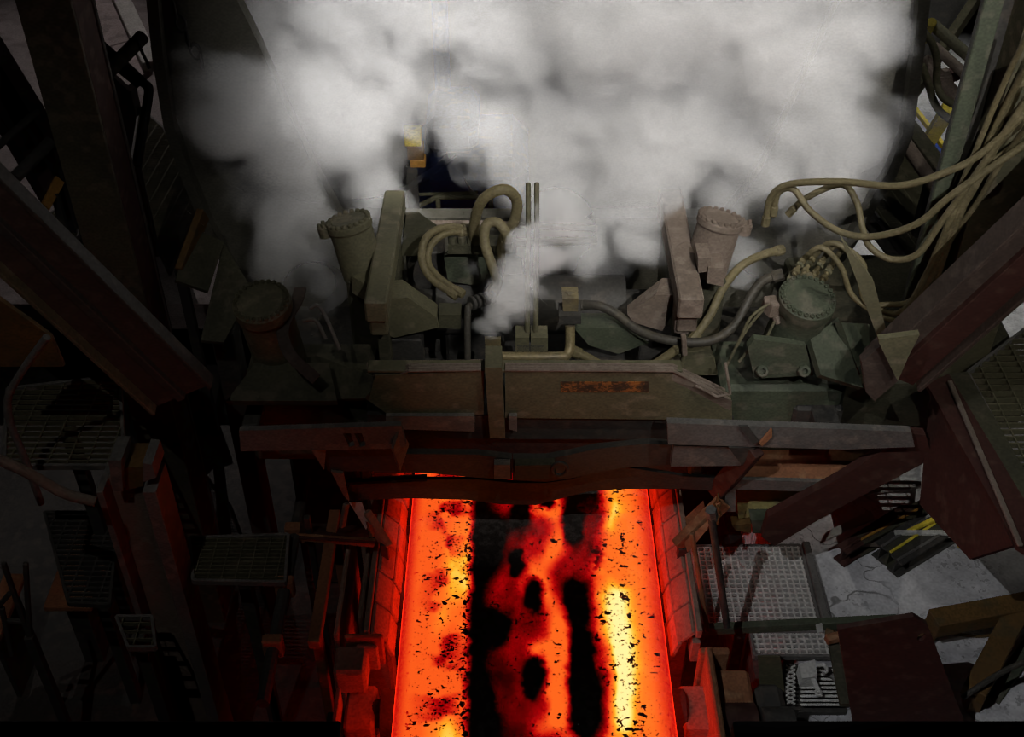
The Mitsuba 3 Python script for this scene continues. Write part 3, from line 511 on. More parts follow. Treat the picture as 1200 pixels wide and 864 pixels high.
t = thing('ribbed_coupling', 'dark ribbed coupling between the hook shaped hose and the upright pipe', 'coupling')
a, b = at(552, 356, y=5.6), at(580, 346, y=5.7)
for i in range(5): part(t, 'rib', cyl(a+(b-a)*i/5, a+(b-a)*(i+.6)/5, .045-.004*(i % 2), 14), 'steel_dark', 30)
pipe([(485, 262, 6.6), (560, 262, 6.6), (660, 266, 6.6), (700, 268, 6.6)], .022, 'horizontal pinkish pipe behind the hose loops', 'taupe', sub=1)
pipe([(560, 285, 6.4), (700, 282, 6.4)], .028, 'lower horizontal pipe behind the tall hose arch', 'olive', sub=1)
t = thing('valve_manifold', 'row of small valve bodies between the hose loops', 'valve')
part(t, 'base', face([(525, 288), (605, 288), (605, 298), (525, 298)], 6.1, .12), 'olive_dark')
for a in (530, 541, 552, 596): part(t, 'valve', cyl(at(a, 292, y=6.12), at(a, 277, y=6.14), .026, 8), 'olive_dark', 30)
pipe([(430, 428, 5.42), (566, 424, 5.42)], .016, 'thin pipe on the rear edge of the cross beam at left', 'taupe', sub=1)
# hoses of the right cylinder and column
FG = 'hose fittings on the wide green cylinder'
HG = 'hoses looping from the fittings to the right column'
tg = thing('fitting_flange', 'olive flange plate that carries the four hose fittings', 'flange'); part(tg, 'plate', plate([at(922, 326, y=5.6), at(965, 336, y=5.55), at(968, 326, y=5.65), at(928, 316, y=5.68)], .03), 'olive'); part(tg, 'neck', cyl(at(944, 328, y=5.62), at(944, 340, y=5.5), .06), 'olive', 30)
ft = [((930, 322), (942, 303)), ((941, 322), (953, 301)), ((953, 324), (965, 303)), ((963, 330), (975, 310))]
for i, (a, b) in enumerate(ft):
    t = thing('hose_fitting', ['first', 'second', 'third', 'fourth'][i]+' hose fitting from the left above the wide green cylinder', 'fitting', FG)
    A, B = at(*a, y=5.6), at(*b, y=5.72); part(t, 'stem', cyl(A, B, .014, 12), 'hose', 30); part(t, 'nut', cyl(A+(B-A)*.12, A+(B-A)*.3, .024, 6), 'hose'); part(t, 'collar', cyl(A+(B-A)*.5, A+(B-A)*.66, .026, 6), 'olive'); part(t, 'collar', cyl(A+(B-A)*.72, A+(B-A)*.92, .022, 6), 'hose')
rt = [[(942, 303), (962, 290), (985, 312), (996, 342), (1012, 358), (1040, 374), (1066, 374), (1092, 340), (1118, 270), (1160, 180), (1215, 110)],
      [(953, 301), (972, 285), (992, 293), (1006, 318), (1012, 350), (1030, 362), (1060, 366), (1088, 330), (1112, 262), (1150, 190), (1215, 130)],
      [(965, 303), (980, 288), (1003, 305), (1016, 335), (1014, 355), (1040, 357), (1068, 352), (1096, 318), (1120, 255), (1165, 165), (1215, 60)],
      [(975, 310), (990, 292), (1012, 310), (1012, 340), (1035, 368), (1062, 360), (1086, 320), (1106, 275), (1135, 215), (1215, 150)]]
for i, l in enumerate(rt):
    ys = np.linspace(5.72, 5.5, 6).tolist()+[5.55]*len(l); hose([(a, b, ys[j]) for j, (a, b) in enumerate(l)], .017, ['lowest', 'second lowest', 'second highest', 'highest'][i]+' of the hoses looping from the green cylinder fittings up the right column', 'hose', HG, False)
hose([(897, 262, 6.0), (903, 232, 6.0), (925, 216, 5.95), (985, 213, 5.8), (1050, 218, 5.6), (1100, 205, 5.5), (1150, 180, 5.45), (1215, 120, 5.4)], .02, 'uppermost hose running from the steam across to the right column', 'hose', HG)
hose([(906, 250, 6.0), (912, 226, 6.0), (930, 222, 5.95), (950, 248, 5.85), (985, 272, 5.7), (1025, 277, 5.6), (1075, 262, 5.5), (1120, 225, 5.45), (1215, 160, 5.4)], .02, 'hose sagging across the upper right grating', 'hose', HG)
hose([(925, 250, 6.0), (945, 232, 5.98), (985, 216, 5.9), (1003, 235, 5.8), (1011, 268, 5.7), (1020, 290, 5.6), (1045, 304, 5.55), (1075, 298, 5.5), (1102, 262, 5.5), (1150, 195, 5.45), (1215, 100, 5.4)], .019, 'hose dropping past the grating corner then looping to the right column', 'hose', HG)
for i in range(4):
    hose([(1215, 20+i*38, 5.35), (1180, 90+i*30, 5.5), (1146, 170+i*22, 5.55), (1112, 255+i*10, 5.58), (1096, 330, 5.6), (1088, 400, 5.55)], .016, ['topmost', 'second', 'third', 'lowest'][i]+' of the hoses hugging the face of the right column', 'hose', 'hoses hugging the right column', False)
for i, l in enumerate(([(902, 355), (880, 372), (868, 396), (856, 420)], [(895, 362), (876, 385), (860, 412), (850, 432)], [(908, 376), (896, 398), (880, 408), (866, 424)])):
    solo('oil_line', tube([at(a, b, y=5.32-.02*j) for j, (a, b) in enumerate(l)], .009), 'olive', ['upper', 'middle', 'lower'][i]+' thin oil line dropping left from the valve block of the green cylinder', 'pipe', 'oil lines of the green cylinder', 40)
solo('oil_line', tube([at(850, 425, y=5.2), at(856, 462, y=5.12), at(840, 465, y=5.12), at(815, 452, y=5.16)], .009, sub=1), 'taupe', 'thin pipe turning a square corner at the right end of the cross beam', 'pipe', smooth=30)

# ------------------------------------------------------------------ aprons under the beam
t = thing('apron_beam', 'grey channel lip with two notches on the left under the cross beam', 'beam')
LP = Polygon(xz([(280, 505), (470, 499), (476, 522), (468, 526), (282, 529)], 4.98))
for a in (402, 415): LP = LP.difference(Polygon(xz([(a, 508), (a+9, 508), (a+14, 522), (a+7, 524)], 4.98)))
part(t, 'lip', upright_poly(LP, 4.98, 5.02), 'grey_steel'); part(t, 'back_plate', face([(280, 510), (470, 505), (470, 524), (282, 528)], 5.06, .03), 'steel_dark'); part(t, 'under_face', face([(378, 527), (466, 524), (470, 552), (384, 553)], 5.04, .1), 'steel_dark')
part(t, 'end_gusset', plate([at(470, 503, y=4.98), at(479, 520, y=5.05), at(470, 553, y=4.98), at(460, 526, y=4.94)], .02), 'taupe')
part(t, 'end_gusset', plate([at(365, 527, y=4.97), at(382, 527, y=5.02), at(380, 551, y=4.98)], .02), 'taupe'); part(t, 'hanger', bx(-1.6, -1.5, 5.1, 5.6, .88, 1.0, .01), 'steel_dark')
t = thing('splash_plate', 'long bent dark splash plate right above the slab exit', 'plate')
low = [(404, 587), (480, 584), (550, 586), (585, 591), (628, 592), (655, 585), (690, 576), (730, 573), (800, 573), (862, 577)]
up_ = [(870, 562), (800, 558), (735, 548), (700, 553), (668, 562), (640, 566), (600, 566), (560, 562), (500, 562), (410, 566)]
part(t, 'sheet', face(low+up_, 5.18, .025), 'steel_dark')
part(t, 'flange', plate([at(404, 566, y=5.18), at(500, 561, y=5.18), at(500, 556, y=5.35), at(404, 560, y=5.35)], .015), 'red_oxide'); part(t, 'hanger', bx(-.95, -.88, 5.2, 5.54, .4, .86, .01), 'steel_dark'); part(t, 'hanger', bx(1.12, 1.19, 5.2, 5.54, .4, .86, .01), 'steel_dark')
t = thing('scraper_beam', 'grey curved scraper strip between the cross beam and the splash plate', 'beam')
part(t, 'left_strip', face([(470, 532), (560, 533), (600, 538), (600, 562), (560, 560), (476, 552)], 5.1, .05), 'steel_dark'); part(t, 'right_strip', face([(601, 538), (640, 538), (668, 533), (700, 526), (760, 520), (790, 522), (786, 545), (735, 548), (700, 554), (668, 561), (640, 565), (601, 563)], 5.12, .05), 'steel_dark')
part(t, 'box', face([(603, 546), (650, 545), (652, 562), (603, 562)], 5.06, .06), 'olive_dark'); part(t, 'pad', face([(579, 545), (598, 545), (598, 561), (579, 562)], 5.05, .06), 'grey_steel')
part(t, 'clip', place(trimesh.creation.torus(.045, .012, 20, 8), np.array([1., 0, 0]), np.array([0, 0, 1.2]), np.array([0, -1., 0]), at(656, 550, y=5.05)), 'steel_dark', 40)
t = thing('apron_beam', 'speckled grey channel beam on the right under the cross beam', 'beam')
part(t, 'lip', face([(782, 496), (1068, 506), (1072, 524), (990, 527), (886, 524), (783, 521)], 4.98, .05), 'grey_steel'); part(t, 'under_face', face([(790, 523), (856, 524), (872, 546), (786, 547)], 5.02, .06), 'grey_steel')
part(t, 'end_gusset', plate([at(854, 525, y=4.97), at(886, 525, y=4.99), at(870, 546, y=5.0)], .02), 'steel_dark')
part(t, 'angle_clip', plate([at(890, 520, y=4.94), at(905, 503, y=4.96), at(905, 512, y=4.96), at(893, 524, y=4.94)], .015), 'rust'); part(t, 'angle_clip', plate([at(866, 500, y=4.95), at(876, 500, y=4.95), at(890, 518, y=4.94), at(882, 520, y=4.94)], .015), 'steel_dark')
part(t, 'hanger', bx(1.8, 1.95, 5.03, 5.6, .88, 1.0, .01), 'steel_dark')
t = thing('chute_apron', 'rusty orange and yellow sloping apron under the right channel beam', 'apron')
part(t, 'upper_plate', plate([at(880, 522, y=5.30), at(1050, 522, y=5.30), at(1005, 564, y=5.14), at(855, 564, y=5.14)], .02), 'rust')
part(t, 'strip', face([(850, 562), (1000, 566), (985, 577), (862, 574), (862, 600), (850, 600)], 5.12, .03), 'grey_steel')
part(t, 'lower_plate', plate([at(862, 570, y=5.34), at(995, 570, y=5.34), at(935, 614, y=5.24), at(866, 614, y=5.24)], .02), 'olive_yellow')
part(t, 'toe_block', face([(880, 610), (907, 610), (908, 625), (883, 625)], 5.15, .1), 'green_paint'); part(t, 'toe_block', face([(858, 616), (880, 614), (880, 625), (862, 622)], 5.2, .08), 'amber')
part(t, 'side_rail', face([(1066, 508), (985, 560), (900, 606), (893, 630), (908, 640), (975, 600), (1092, 538), (1085, 510)], 5.04, .06), 'red_oxide'); part(t, 'inner_rail', bar(at(884, 525, y=5.0), at(838, 578, y=5.2), .07, .12), 'red_oxide')
part(t, 'hanger', bx(1.42, 1.5, 5.3, 5.56, .3, .8, .01), 'steel_dark')
solo('chain', join(*[place(trimesh.creation.torus(.02, .006, 12, 6), np.array([1., 0, 0]) if i % 2 else np.array([0, -1., 0]), np.array([0, 0, 1.5]), np.array([0, -1., 0]) if i % 2 else np.array([-1., 0, 0]), at(841, 584+i*6.5, y=5.0)) for i in range(5)]), 'amber', 'short rusty chain hanging from the corner of the chute apron', 'chain', smooth=40)
t = thing('lance_pipe', 'slim dark upright lance with a square head in front of the large grating', 'pipe')
part(t, 'tube', cyl(at(833, 602, y=4.65), at(852, 735, y=4.5), .022, 14), 'steel_dark', 30); part(t, 'head', cyl(at(833, 597, y=4.64), at(835, 608, y=4.66), .035, 6), 'grey_steel')
solo('red_lance', cyl(at(811, 625, y=4.75), at(829, 740, y=4.6), .016, 12), 'rust', 'thin red lit upright rod left of the slim dark lance', 'pipe', smooth=30)
t = thing('deflector', 'jagged red glowing deflector plates at the right edge of the slab exit', 'plate')
part(t, 'torn_plate', plate([at(782, 640, y=5.2), at(800, 610, y=5.25), at(824, 588, y=5.3), at(828, 600, y=5.3), at(806, 636, y=5.15), at(786, 662, y=5.1)], .02), 'rust')
part(t, 'diagonal', bar(at(795, 640, y=5.0), at(848, 588, y=5.12), .06, .12), 'rust'); part(t, 'lip', plate([at(802, 636, y=4.95), at(834, 606, y=5.0), at(828, 622, y=4.95), at(806, 648, y=4.92)], .02), 'rust')
part(t, 'strut', bar(at(800, 640, y=5.0), at(800, 640, y=5.0)*[1, 1, 0]+[0, 0, -2.], .06, .06), 'steel_dark')
t = thing('deflector', 'pale edged slanting deflector plates at the left edge of the slab exit', 'plate')
part(t, 'pale_plate', plate([at(409, 589, y=5.1), at(424, 589, y=5.12), at(433, 612, y=5.05), at(429, 621, y=5.03)], .02), 'zinc')
part(t, 'link', bar(at(428, 600, y=5.1), at(454, 640, y=5.0), .05, .07), 'liner'); part(t, 'hook', bar(at(406, 590, y=5.05), at(401, 618, y=5.0), .03, .04), 'taupe')
part(t, 'end_plate', plate([at(431, 612, y=5.02), at(441, 620, y=5.05), at(437, 632, y=5.0)], .02), 'rust')
part(t, 'strap', plate([at(388, 553, y=5.02), at(402, 555, y=5.02), at(409, 588, y=5.02), at(402, 580, y=5.02)], .02), 'taupe')
part(t, 'strut', bar(at(450, 636, y=5.0), at(450, 636, y=5.0)*[1, 1, 0]+[0, 0, -2.], .05, .05), 'steel_dark')
t = thing('drip_tray', 'rusty shallow tray left of the slab exit below the black apron', 'tray')
part(t, 'front', face([(350, 628), (440, 634), (438, 642), (352, 634)], 4.95, .02), 'rust'); part(t, 'pan', plate([at(350, 628, y=4.95), at(440, 634, y=4.95), at(436, 618, y=5.2), at(352, 612, y=5.2)], .02), 'red_oxide'); part(t, 'leg', bx(-1.3, -1.26, 5.0, 5.04, -2.0, .3, .004), 'steel_dark')
t = thing('slab_side_rack', 'red lit lumps of machinery deep beside the slab at the left of the exit', 'machinery')
part(t, 'block', bx(-1.0, -.78, 5.6, 5.9, -1.9, .1, .03), 'liner'); part(t, 'block', bx(-1.15, -.9, 5.95, 6.3, -1.9, .15, .03), 'liner'); part(t, 'shaft', cyl((-1.1, 5.75, .12), (-.74, 5.85, .05), .05), 'liner', 30)
t = thing('slab_side_rack', 'red lit lumps of machinery deep beside the slab at the right of the exit', 'machinery')
part(t, 'block', bx(1.02, 1.2, 5.9, 6.3, -1.9, .12, .03), 'liner'); part(t, 'shaft', cyl((1.0, 5.75, .05), (1.32, 5.8, .12), .05), 'liner', 30)

# ------------------------------------------------------------------ lower right: kerbs, plate, frame, tool
solo('kerb_beam', join(bar(at(800, 739, z=-.36), at(1050, 727, z=-.36), .05, .07), bar(at(806, 742, z=-.4), at(806, 742, z=-.4)*[1, 1, 0]+[0, 0, NZ], .06, .06), bar(at(1040, 728, z=-.4), at(1040, 728, z=-.4)*[1, 1, 0]+[0, 0, NZ], .06, .06)), 'green_paint', 'dark green bar along the near edge of the large grating', 'beam')
solo('kerb_beam', bar(at(943, 640, z=-.42), at(968, 735, z=-.42), .05, .1), 'grey_steel', 'pale strip between the large grating and the concrete', 'beam')
t = thing('red_plate', 'big dark red plate with a lifting hole standing at the lower right', 'plate')
RP = Polygon(xz([(982, 738), (1071, 723), (1087, 733), (1120, 820), (1132, 850), (1000, 850)], 3.9)); hole = at(1080, 747, y=3.9)
RP = RP.difference(Polygon([(hole[0]+.022*math.cos(q), hole[2]+.034*math.sin(q)) for q in np.linspace(0, 2*math.pi, 25)[:-1]])); part(t, 'sheet', upright_poly(RP, 3.9, 3.93), 'red_oxide')
for a in (1010, 1110): g = at(a, 840, y=3.97); part(t, 'leg', bar(g, g*[1, 1, 0]+[0, 0, NZ], .06, .06), 'steel_dark')
part(t, 'side_strip', plate([at(968, 735, z=-.1), at(980, 740, z=-.1), at(1002, 825, z=-.1), at(985, 825, z=-.1)], .03), 'olive_dark')
t = thing('clip_block', 'bright red lit clip at the left corner of the dark red plate', 'clip'); part(t, 'block', bar(at(968, 750, z=-.05), at(985, 746, z=-.05), .05, .05), 'rust'); part(t, 'post', bar(at(972, 742, z=-.08), at(972, 742, z=NZ), .05, .05), 'amber'); part(t, 'tag', plate([at(956, 732, z=-.05), at(963, 730, z=-.05), at(965, 740, z=-.05), at(958, 742, z=-.05)], .01), 'white_paint')
t = thing('support_frame', 'orange brown A shaped steel frame standing on the concrete at the lower right', 'frame')
part(t, 'top_beam', bar(at(1092, 731, z=-.25), at(1225, 706, z=-.25), .14, .12), 'amber'); part(t, 'diagonal', bar(at(1192, 718, z=-.25), at(1140, 815, z=-.3), .14, .1), 'amber'); part(t, 'diagonal', bar(at(1215, 745, z=-.45), at(1160, 825, z=-.5), .1, .1), 'green_paint')
for a, b in ((1090, 732), (1200, 712), (1145, 810)): g = at(a, b, z=-.3); part(t, 'leg', bar(g, g*[1, 1, 0]+[0, 0, NZ], .09, .09), 'amber')
solo('slack_cable', tube([at(1215, 770, z=-.1), at(1180, 785, z=-.15), at(1150, 803, z=-.2), at(1128, 818, z=-.25)], .018), 'hose_dark', 'black cable lying across the orange brown frame', 'cable', smooth=40)
solo('stain_wire', tube([at(1115, 742, z=NZ+.01), at(1133, 745, z=NZ+.012), at(1150, 746, z=NZ+.01), at(1165, 744, z=NZ+.012)], .01), 'amber', 'short rusty wire on the concrete below the frame', 'wire', smooth=40)
t = thing('louvre_cover', 'pale slatted cover under the tool at the lower right', 'cover')
for i in range(9): part(t, 'slat', bar(at(938, 786+i*5, z=-.37), at(988, 786+i*5, z=-.37), .018, .012), 'zinc')
part(t, 'rim', tube([at(966, 788, z=-.35), at(978, 795, z=-.35), at(985, 808, z=-.35), at(988, 824, z=-.35)], .018), 'grey_steel', 40); part(t, 'box', plate([at(936, 782, z=-.43), at(990, 782, z=-.43), at(992, 835, z=-.43), at(936, 835, z=-.43)], .6), 'steel_dark')
t = thing('hand_valve', 'small beige lever valve resting on the slatted cover', 'valve')
part(t, 'body', plate([at(936, 778, z=-.27), at(955, 773, z=-.27), at(958, 793, z=-.27), at(940, 795, z=-.27)], .1), 'zinc'); part(t, 'lever', bar(at(951, 792, z=-.29), at(960, 812, z=-.31), .03, .02), 'zinc'); part(t, 'eye', place(trimesh.creation.torus(.018, .008, 16, 8), np.array([1., 0, 0]), np.array([0, 1., 0]), np.array([0, 0, 1.]), at(959, 812, z=-.30)), 'zinc', 40); part(t, 'hook', tube([at(958, 780, z=-.27), at(966, 780, z=-.27), at(969, 786, z=-.27), at(965, 789, z=-.27)], .012), 'zinc', 40)
t = thing('mesh_strip', 'strip of expanded metal beside the slatted cover', 'mesh'); ms = []
for i in range(9):
    for s in (-1, 1): ms.append(bar(at(921, 783+i*5-2.5*s, z=-.35), at(932, 783+i*5+2.5*s, z=-.35), .008, .01, c=0))
part(t, 'wires', join(*ms), 'zinc', kind='stuff'); part(t, 'tray', plate([at(918, 778, z=-.42), at(935, 778, z=-.42), at(938, 832, z=-.42), at(920, 832, z=-.42)], .5), 'steel_dark')
solo('grit_box', solid([(888, 770), (914, 770), (922, 830), (892, 830)], 4.25, [(888, 768), (914, 768), (920, 800), (894, 800)], 4.5), 'olive', 'dull olive box beside the expanded metal strip', 'box')
solo('rag', plate([at(866, 656, z=-.385), at(871, 657, z=-.385), at(873, 664, z=-.385), at(868, 662, z=-.385)], .01), 'white_paint', 'scrap of white paper on the large grating', 'paper')

# stacked yellow profiles on the shop floor
pr = [((985, 652), (1064, 602), .3, 'red_oxide', 'dark red short box profile at the left end of the stack'), ((1030, 648), (1118, 592), .25, 'steel_dark', 'dark beam lying just right of the dark red profile'), ((1040, 655), (1105, 612), .45, 'yellow', 'yellow edged beam in the middle of the stack'),
      ((1048, 664), (1118, 622), .3, 'steel_dark', 'black beam behind the middle yellow one'), ((1005, 640), (1118, 580), .5, 'orange', 'beam with a thin orange edge along the back of the stack')]
for i, (a, b, z, m, lab) in enumerate(pr):
    t = thing('stacked_beam', lab, 'beam', 'beams stacked on the shop floor'); zz = NZ+.076; A, B = at(*a, z=zz), at(*b, z=zz); part(t, 'profile', ibeam(A, B, .10, .14, .014, .01), m if m in ('steel_dark', 'red_oxide') else 'olive_dark'); part(t, 'edge', bar(A+[0, -.01, .075], B+[0, -.01, .075], .02, .014), m if m not in ('steel_dark',) else 'grey_steel')
t = thing('trestle', 'pale yellow trestle with a flat cross bar in front of the beam stack', 'trestle')
part(t, 'cross_bar', bar(at(1098, 606, z=-0.24), at(1138, 605, z=-0.24), .04, .06), 'yellow'); part(t, 'cross_bar', bar(at(1048, 626, z=-0.32), at(1140, 626, z=-0.32), .04, .05), 'white_paint'); part(t, 'cross_bar', bar(at(1005, 636, z=-0.39), at(1090, 637, z=-0.39), .04, .05), 'taupe')
part(t, 'rail', bar(at(1042, 634, z=-0.36), at(1102, 605, z=-0.24), .03, .03), 'yellow'); part(t, 'rail', bar(at(1122, 640, z=-0.38), at(1215, 612, z=-0.31), .03, .03), 'yellow'); part(t, 'post', bar(at(1118, 606, z=-0.24), at(1116, 592, z=-0.06), .04, .03), 'yellow'); part(t, 'plate', plate([at(1085, 605, z=-0.06), at(1103, 600, z=-0.06), at(1106, 590, z=-0.06), at(1098, 596, z=-0.06)], .02), 'white_paint'); part(t, 'plate', plate([at(1106, 592, z=-0.06), at(1124, 590, z=-0.06), at(1120, 598, z=-0.06)], .02), 'white_paint')
for a, b, z in ((1100, 606, -0.26), (1136, 606, -0.26), (1052, 627, -0.35), (1135, 627, -0.35)): g = at(a, b, z=z); part(t, 'leg', bar(g, g*[1, 1, 0]+[0, 0, NZ], .035, .035), 'steel_dark')
for i, (q, lab) in enumerate((([(1045, 540), (1110, 537), (1105, 556), (1010, 572)], 'pale slanting sheet just under the dark red beam'), ([(1030, 560), (1086, 558), (1086, 568), (1012, 580)], 'grey sheet between the pale sheet and the beam stack'), ([(975, 620), (1020, 598), (1025, 608), (968, 632)], 'grey sheet at the foot of the chute apron'))):
    solo('steel_sheet', plate([at(a, b, z=NZ+.04+.03*i) for a, b in q], .015), 'zinc', lab, 'sheet', 'steel sheets by the beam stack')

# ------------------------------------------------------------------ far left and far right background
t = thing('far_railing', 'bright yellow railing far below behind the upper right column', 'railing')
part(t, 'post', bar(at(1080, 178, z=-.5), at(1113, 126, z=.6), .13, .10), 'yellow'); part(t, 'rail', bar(at(1070, 125, z=-.2), at(1106, 172, z=-.4), .05, .05), 'yellow'); part(t, 'foot', bar(at(1080, 178, z=-.5), at(1080, 178, z=-.5)*[1, 1, 0]+[0, 0, FZ], .1, .1), 'yellow')
solo('supply_crate', bar(at(1095, 196, z=-.85), at(1108, 180, z=-.85), .5, .3), 'blue', 'blue box on the far floor behind the yellow railing', 'box')
t = thing('far_railing', 'yellow and white railing corner at the right edge behind the hoses', 'railing')
part(t, 'rail', bar(at(1180, 215, z=-.2), at(1212, 195, z=-.2), .08, .08), 'yellow'); part(t, 'rail', bar(at(1178, 245, z=-.2), at(1198, 262, z=-.2), .05, .05), 'yellow'); part(t, 'sheet', plate([at(1176, 255, z=-.4), at(1192, 215, z=-.4), at(1212, 225, z=-.4), at(1196, 265, z=-.4)], .02), 'white_paint')
for a, b in ((1185, 212), (1195, 258)): g = at(a, b, z=-.2); part(t, 'post', bar(g, g*[1, 1, 0]+[0, 0, FZ], .06, .06), 'yellow')
t = thing('pipe_bridge', 'bundle of pale pipes crossing behind the upper right column', 'pipe rack')
for a, b, r, m in (((1090, 26), (1140, 70), .05, 'olive'), ((1094, 54), (1140, 95), .045, 'taupe'), ((1080, 70), (1130, 125), .07, 'taupe'), ((1078, 52), (1092, 26), .04, 'yellow')): part(t, 'pipe', cyl(at(*a, y=9.5), at(*b, y=9.2), r, 14), m, 30)
part(t, 'bracket', face([(1098, 92), (1116, 88), (1118, 102), (1106, 106)], 9.3, .15), 'taupe'); part(t, 'panel', face([(1108, 88), (1130, 82), (1128, 92), (1114, 98)], 9.4, .1), 'red_oxide'); part(t, 'rack_post', bar(at(1146, 95, y=9.3), at(1146, 95, y=9.3)*[1, 1, 0]+[0, 0, FZ], .12, .12), 'steel_dark')
t = thing('far_girder', 'dark brown girder with a pale edge crossing behind the pipes at the upper right', 'beam')
part(t, 'web', bar(at(1128, -60, y=11), at(1062, 62, y=10.6), .5, .3, up=(0, -1, .5)), 'steel_dark'); part(t, 'edge', bar(at(1146, -4, y=10.2), at(1060, 125, y=9.9), .09, .08), 'olive'); part(t, 'leg', bx(at(1030, 110, y=10.6)[0], at(1030, 110, y=10.6)[0]+.3, 10.6, 10.9, FZ, 1.5, .02), 'steel_dark')
hose([(1083, 38, 8.0), (1093, 52, 8.0), (1098, 72, 8.0), (1098, 98, 8.0), (1106, 115, 7.9), (1125, 126, 7.8)], .028, 'curved grey hose behind the rim of the hood, nearer the column', 'olive', 'hoses between the hood and the right column', False)
hose([(1080, 76, 8.0), (1087, 95, 8.0), (1094, 118, 8.0), (1103, 132, 7.9), (1122, 146, 7.8)], .028, 'curved grey hose behind the rim of the hood, lower one', 'olive', 'hoses between the hood and the right column', False)
solo('walkway_pipe', cyl(at(1054, 158, y=7.6), at(1098, 222, y=7.1), .05, 14), 'taupe', 'pale pipe along the far edge of the upper right grating', 'pipe', smooth=30)
t = thing('walkway_beam', 'olive channel behind the pale pipe at the upper right grating', 'beam'); part(t, 'channel', bar(at(1060, 152, y=7.9), at(1108, 215, y=7.4), .13, .16), 'olive_dark'); g = at(1095, 198, y=7.54); part(t, 'leg', bar(g, g*[1, 1, 0]+[0, 0, FZ], .08, .08), 'steel_dark')
# upper left
t = thing('far_panel_wall', 'pinkish grey panelled duct far behind the left column', 'duct')
for q in ([(104, -20), (135, -20), (162, 44), (122, 56), (112, 30)], [(122, 57), (162, 45), (178, 80), (150, 100), (128, 80)]): part(t, 'panel', plate([at(a, b, z=1.0) for a, b in q], .06), 'duct_pink')
part(t, 'edge', bar(at(138, -10, z=1.03), at(178, 78, z=1.03), .16, .1), 'zinc'); g = at(130, 40, z=.95); part(t, 'leg', bar(g, g*[1, 1, 0]+[0, 0, FZ], .2, .2), 'steel_dark')
t = thing('walkway_handrail', 'dark bent double handrail at the head of the left walkway', 'rail')
part(t, 'tube', tube([at(118, 52, y=8.0), at(150, 80, y=8.0), at(168, 97, y=7.95), at(174, 104, y=7.9), at(172, 125, y=7.7), at(160, 195, y=7.3)], .035), 'steel_dark', 40); part(t, 'tube', tube([at(120, 66, y=8.0), at(163, 101, y=7.95)], .022), 'steel_dark', 30); part(t, 'post', tube([at(160, 195, y=7.3), at(160, 195, y=7.3)*[1, 1, 0]+[0, 0, .72]], .03), 'steel_dark', 30)
solo('slant_pipe', cyl(at(127, 84, y=7.6), at(168, 42, y=7.9), .05, 14), 'olive', 'thick slanting pipe tied to the hood rim at the upper left', 'pipe', smooth=30)
solo('tie_wire', tube([at(160, 42, y=7.8), at(166, 60, y=7.8), at(172, 72, y=7.8), at(175, 80, y=7.8)], .012), 'steel_dark', 'dark wire wound round the end of the slanting pipe', 'wire', smooth=40)
t = thing('stair_flight', 'dark steep stair stringers at the far upper left behind the column', 'stairs')
part(t, 'stringer', bar(at(-20, 40, y=8.5), at(72, 190, y=7.8), .12, .3), 'red_oxide'); part(t, 'stringer', bar(at(-20, 95, y=8.2), at(60, 230, y=7.6), .12, .25), 'red_oxide'); part(t, 'toe_plate', plate([at(-10, 95, y=8.4), at(14, 105, y=8.4), at(28, 145, y=8.2), at(-10, 140, y=8.2)], .03), 'rust')
part(t, 'leg', bar(at(50, 150, y=8), at(50, 150, y=8)*[1, 1, 0]+[0, 0, -2.], .1, .1), 'steel_dark')
for i, (a, b, r, lab) in enumerate((((-10, 178), (46, 128), .028, 'upper'), ((18, 208), (60, 165), .045, 'lower thick'))): solo('stair_rail', cyl(at(*a, y=7.4), at(*b, y=7.7), r, 14), 'grey_steel', lab+' slanting rail in front of the dark stair at the left edge', 'rail', smooth=30)
t = thing('yellow_kick_plate', 'worn yellow kick plate left of the left column', 'plate'); part(t, 'plate', plate([at(50, 238, y=6.9), at(66, 206, y=7.1), at(76, 214, y=7.1), at(58, 246, y=6.9)], .03), 'orange'); g = at(64, 226, y=7.02); part(t, 'post', bar(g, g*[1, 1, 0]+[0, 0, FZ], .05, .05), 'steel_dark')
grating([(58, 250), (80, 236), (92, 275), (86, 280)], .5, 'sliver of grating steps between the left column and the brace', DX, .03, .12, .008, .006, m='olive')
t = thing('hood_skirt', 'dim sloping skirt plates with a rusty yellow edge below the left walkway', 'plate')
part(t, 'plate', plate([at(225, 265, y=6.6), at(262, 285, y=6.6), at(245, 340, y=6.2), at(205, 330, y=6.2)], .03), 'olive_dark'); part(t, 'edge', bar(at(238, 250, y=6.7), at(212, 320, y=6.3), .05, .12), 'amber'); part(t, 'plate', plate([at(262, 285, y=6.6), at(296, 340, y=6.3), at(262, 400, y=5.9), at(235, 400, y=5.9)], .03), 'olive_dark'); part(t, 'leg', bx(-2.0, -1.85, 6.1, 6.3, -2, .9, .01), 'steel_dark')

# foreground: near edge of the gantry floor on both sides of the slab
for xa, xb, lab in ((-4.5, -.62, 'left'), (.80, 4.5, 'right')):
    t = thing('gantry_edge', f'black rubber covered gantry edge along the bottom of the picture, {lab} of the slab', 'platform'); part(t, 'deck', bx(xa, xb, 1.4, 2.45, 1.9, 1.98, .01), 'rubber'); part(t, 'girder', bx(xa, xb, 1.5, 1.7, 1.5, 1.9, .01), 'steel_dark'); part(t, 'post', bx(xb-.4 if xb > 0 else xa, xb-.2 if xb > 0 else xa+.2, 1.5, 1.7, FZ-1, 1.5, .01), 'steel_dark')

